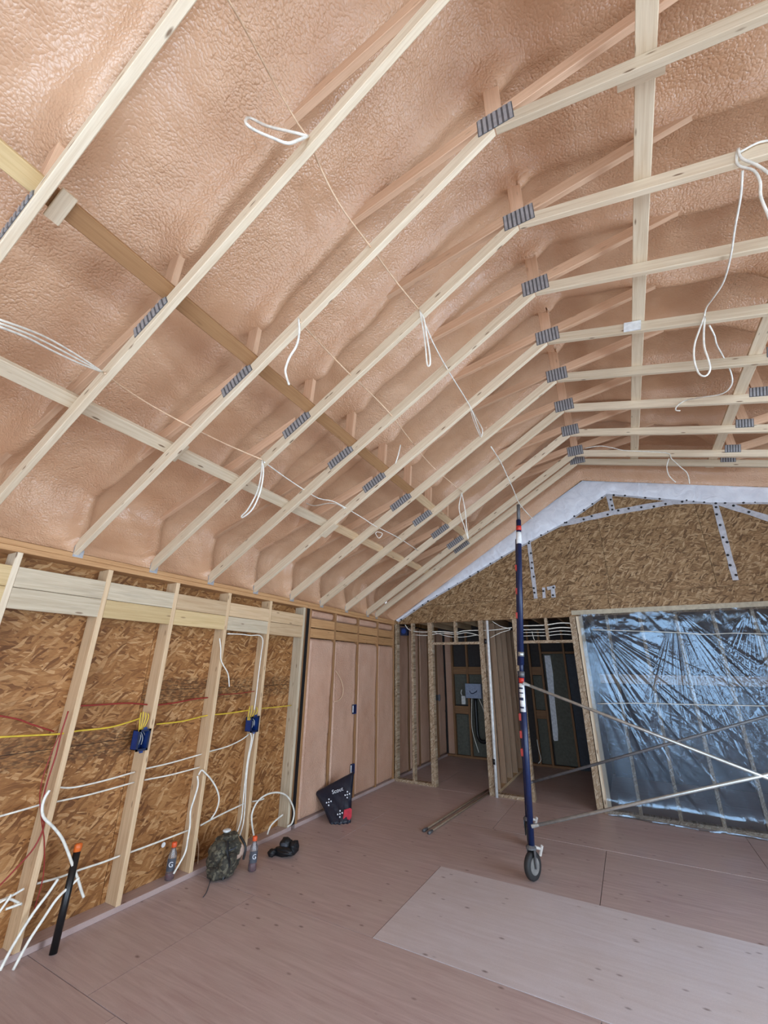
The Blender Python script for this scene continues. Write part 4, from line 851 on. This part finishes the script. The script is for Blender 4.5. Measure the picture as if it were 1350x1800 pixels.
# drink bottles
def bottle(x, y, z, label, fill, facing):
    r_ = thing('drink_bottle', (x, y, z), label, 'bottle', 'sports drink bottles by the wall'); T = Matrix.Translation((x, y, z))
    MB().lathe([(.028, 0), (.035, .006), (.036, .04), (.033, .07), (.036, .10), (.036, .145), (.030, .175), (.018, .205), (.0165, .222)], 18, T).build('bottle_body', 'pet', r_, None, True)
    MB().lathe([(.0, .004), (.031, .006), (.033, .04), (.031, fill), (.0, fill+.001)], 16, T).build('drink', 'juice', r_, None, True)
    MB().lathe([(.0195, .218), (.0205, .224), (.0205, .246), (.018, .252)], 16, T).build('cap', 'bottle_orange', r_, None, True)
    fx = Vector((math.cos(facing), math.sin(facing), 0)); v = []; n = 10
    for k in range(n+1):
        a = facing-1.0+2.0*k/n
        for zz in (.065, .15): v.append((x+.0372*math.cos(a), y+.0372*math.sin(a), z+zz))
    MB().add(v, [(2*k, 2*k+2, 2*k+3, 2*k+1) for k in range(n)]).build('label_wrap', 'gear_grey', r_, None, True)
    X = Vector((-fx.y, fx.x, 0)); text_mesh('G', .05, basis(Vector((x, y, z+.11))+fx*.0385, X, fx), 'print_white', r_, 'lettering', .001)
b1 = at(297, 1546, 'z', .038)
bottle(b1.x, b1.y, .038, 'orange-capped drink bottle standing on the bottom plate between the studs', .05, -.75)
bottle(.345, 3.37, 0, 'orange-capped bottle with red drink beside the camouflage bag', .075, -.55)
MB().lathe([(.0, 0), (.018, 0), (.018, .004), (0, .004)], 14, Matrix.Translation(at(287, 1485, 'x', -.10)) @ Matrix.Rotation(math.pi/2, 4, 'Y')).own('paper_dot', 'label_white', at(287, 1485, 'x', -.10))
tag(bpy.data.objects['paper_dot'], 'small white disc on the boards above the nearer bottle', 'disc')

# camouflage bag
r = thing('camouflage_bag', (.20, 3.22, 0), 'camouflage backpack slumped against the stud between the two bottles', 'backpack')
def blob(c, rad, name, mat, parent, sd, amp=.12, ex=.75, sz=(20, 28)):
    c = Vector(c); nu, nv = sz; th = np.linspace(0.02, np.pi-.02, nu)[:, None]; ph = np.linspace(0, 2*np.pi, nv)[None, :]
    sg = lambda q: np.sign(q)*np.abs(q)**ex
    x_, y_, z_ = sg(np.sin(th)*np.cos(ph)), sg(np.sin(th)*np.sin(ph)), sg(np.cos(th)*np.ones_like(ph))
    k = 1+amp*vnoise(x_*2.1+sd, z_*2.3+y_*1.7, sd)+amp*.5*vnoise(x_*5+y_*3, z_*5+sd, sd+1)
    k[:, -1] = k[:, 0]
    P = np.stack([x_*rad[0]*k, y_*rad[1]*k, np.maximum(z_*rad[2]*k, -c.z+.001)], -1)
    return link(name, grid_mesh(P, mat, False), Matrix.Translation(c), parent)
bd_ = blob((.17, 3.20, .135), (.10, .145, .135), 'main_body', 'camo', r, 3, .14)
blob((.265, 3.15, .095), (.05, .085, .085), 'front_pocket', 'camo', r, 5, .12); blob((.20, 3.09, .05), (.075, .055, .045), 'side_pocket', 'camo', r, 6, .15)
blob((.16, 3.22, .245), (.07, .10, .04), 'top_flap', 'camo', r, 7, .15); blob((.24, 3.285, .15), (.035, .05, .055), 'tan_patch', 'wood_tan', r, 8, .1); blob((.12, 3.24, .292), (.03, .035, .012), 'white_tag', 'label_white', r, 9, .05)
MB().tube([(.26, 3.13, .27), (.30, 3.11, .19), (.31, 3.13, .12), (.29, 3.10, .02)], .011, 6, 4).build('strap', 'black_plastic', r); MB().tube([(.20, 3.33, .24), (.27, 3.34, .17), (.27, 3.33, .08)], .010, 6, 4).build('strap', 'black_plastic', r)
MB().tube([(.22, 3.10, .20), (.28, 3.16, .20), (.26, 3.26, .20)], .006, 6, 4).build('drawcord', 'gear_grey', r)
# black gear on the floor
g0 = at(495, 1506, 'z', 0)
r = thing('work_gear', (g0.x, g0.y, 0), 'crumpled black work gear lying on the floor right of the bottles', 'work gear')
blob((g0.x+.0, g0.y+.02, .035), (.10, .055, .034), 'lower_pad', 'gear_black', r, 13, .15); blob((g0.x-.03, g0.y+.09, .06), (.065, .055, .058), 'upper_pad', 'gear_black', r, 14, .12)
blob((g0.x+.06, g0.y+.10, .05), (.035, .06, .05), 'side_pad', 'gear_black', r, 15, .15); blob((g0.x-.08, g0.y-.04, .03), (.035, .045, .03), 'strap_end', 'gear_black', r, 16, .15); blob((g0.x-.02, g0.y+.05, .075), (.04, .025, .02), 'grey_sheen', 'gear_grey', r, 17, .1)  # last blob: sheen on the upper pad put in as grey colour
# thin twig-like offcut on the floor
cable('wire_offcut', chain([(370, 1546), (366, 1560), (362, 1570), (357, 1577)], 'z', .004), .003, 'gear_grey', 'short dark wire offcut on the floor before the camouflage bag', None, 3, 'wire')
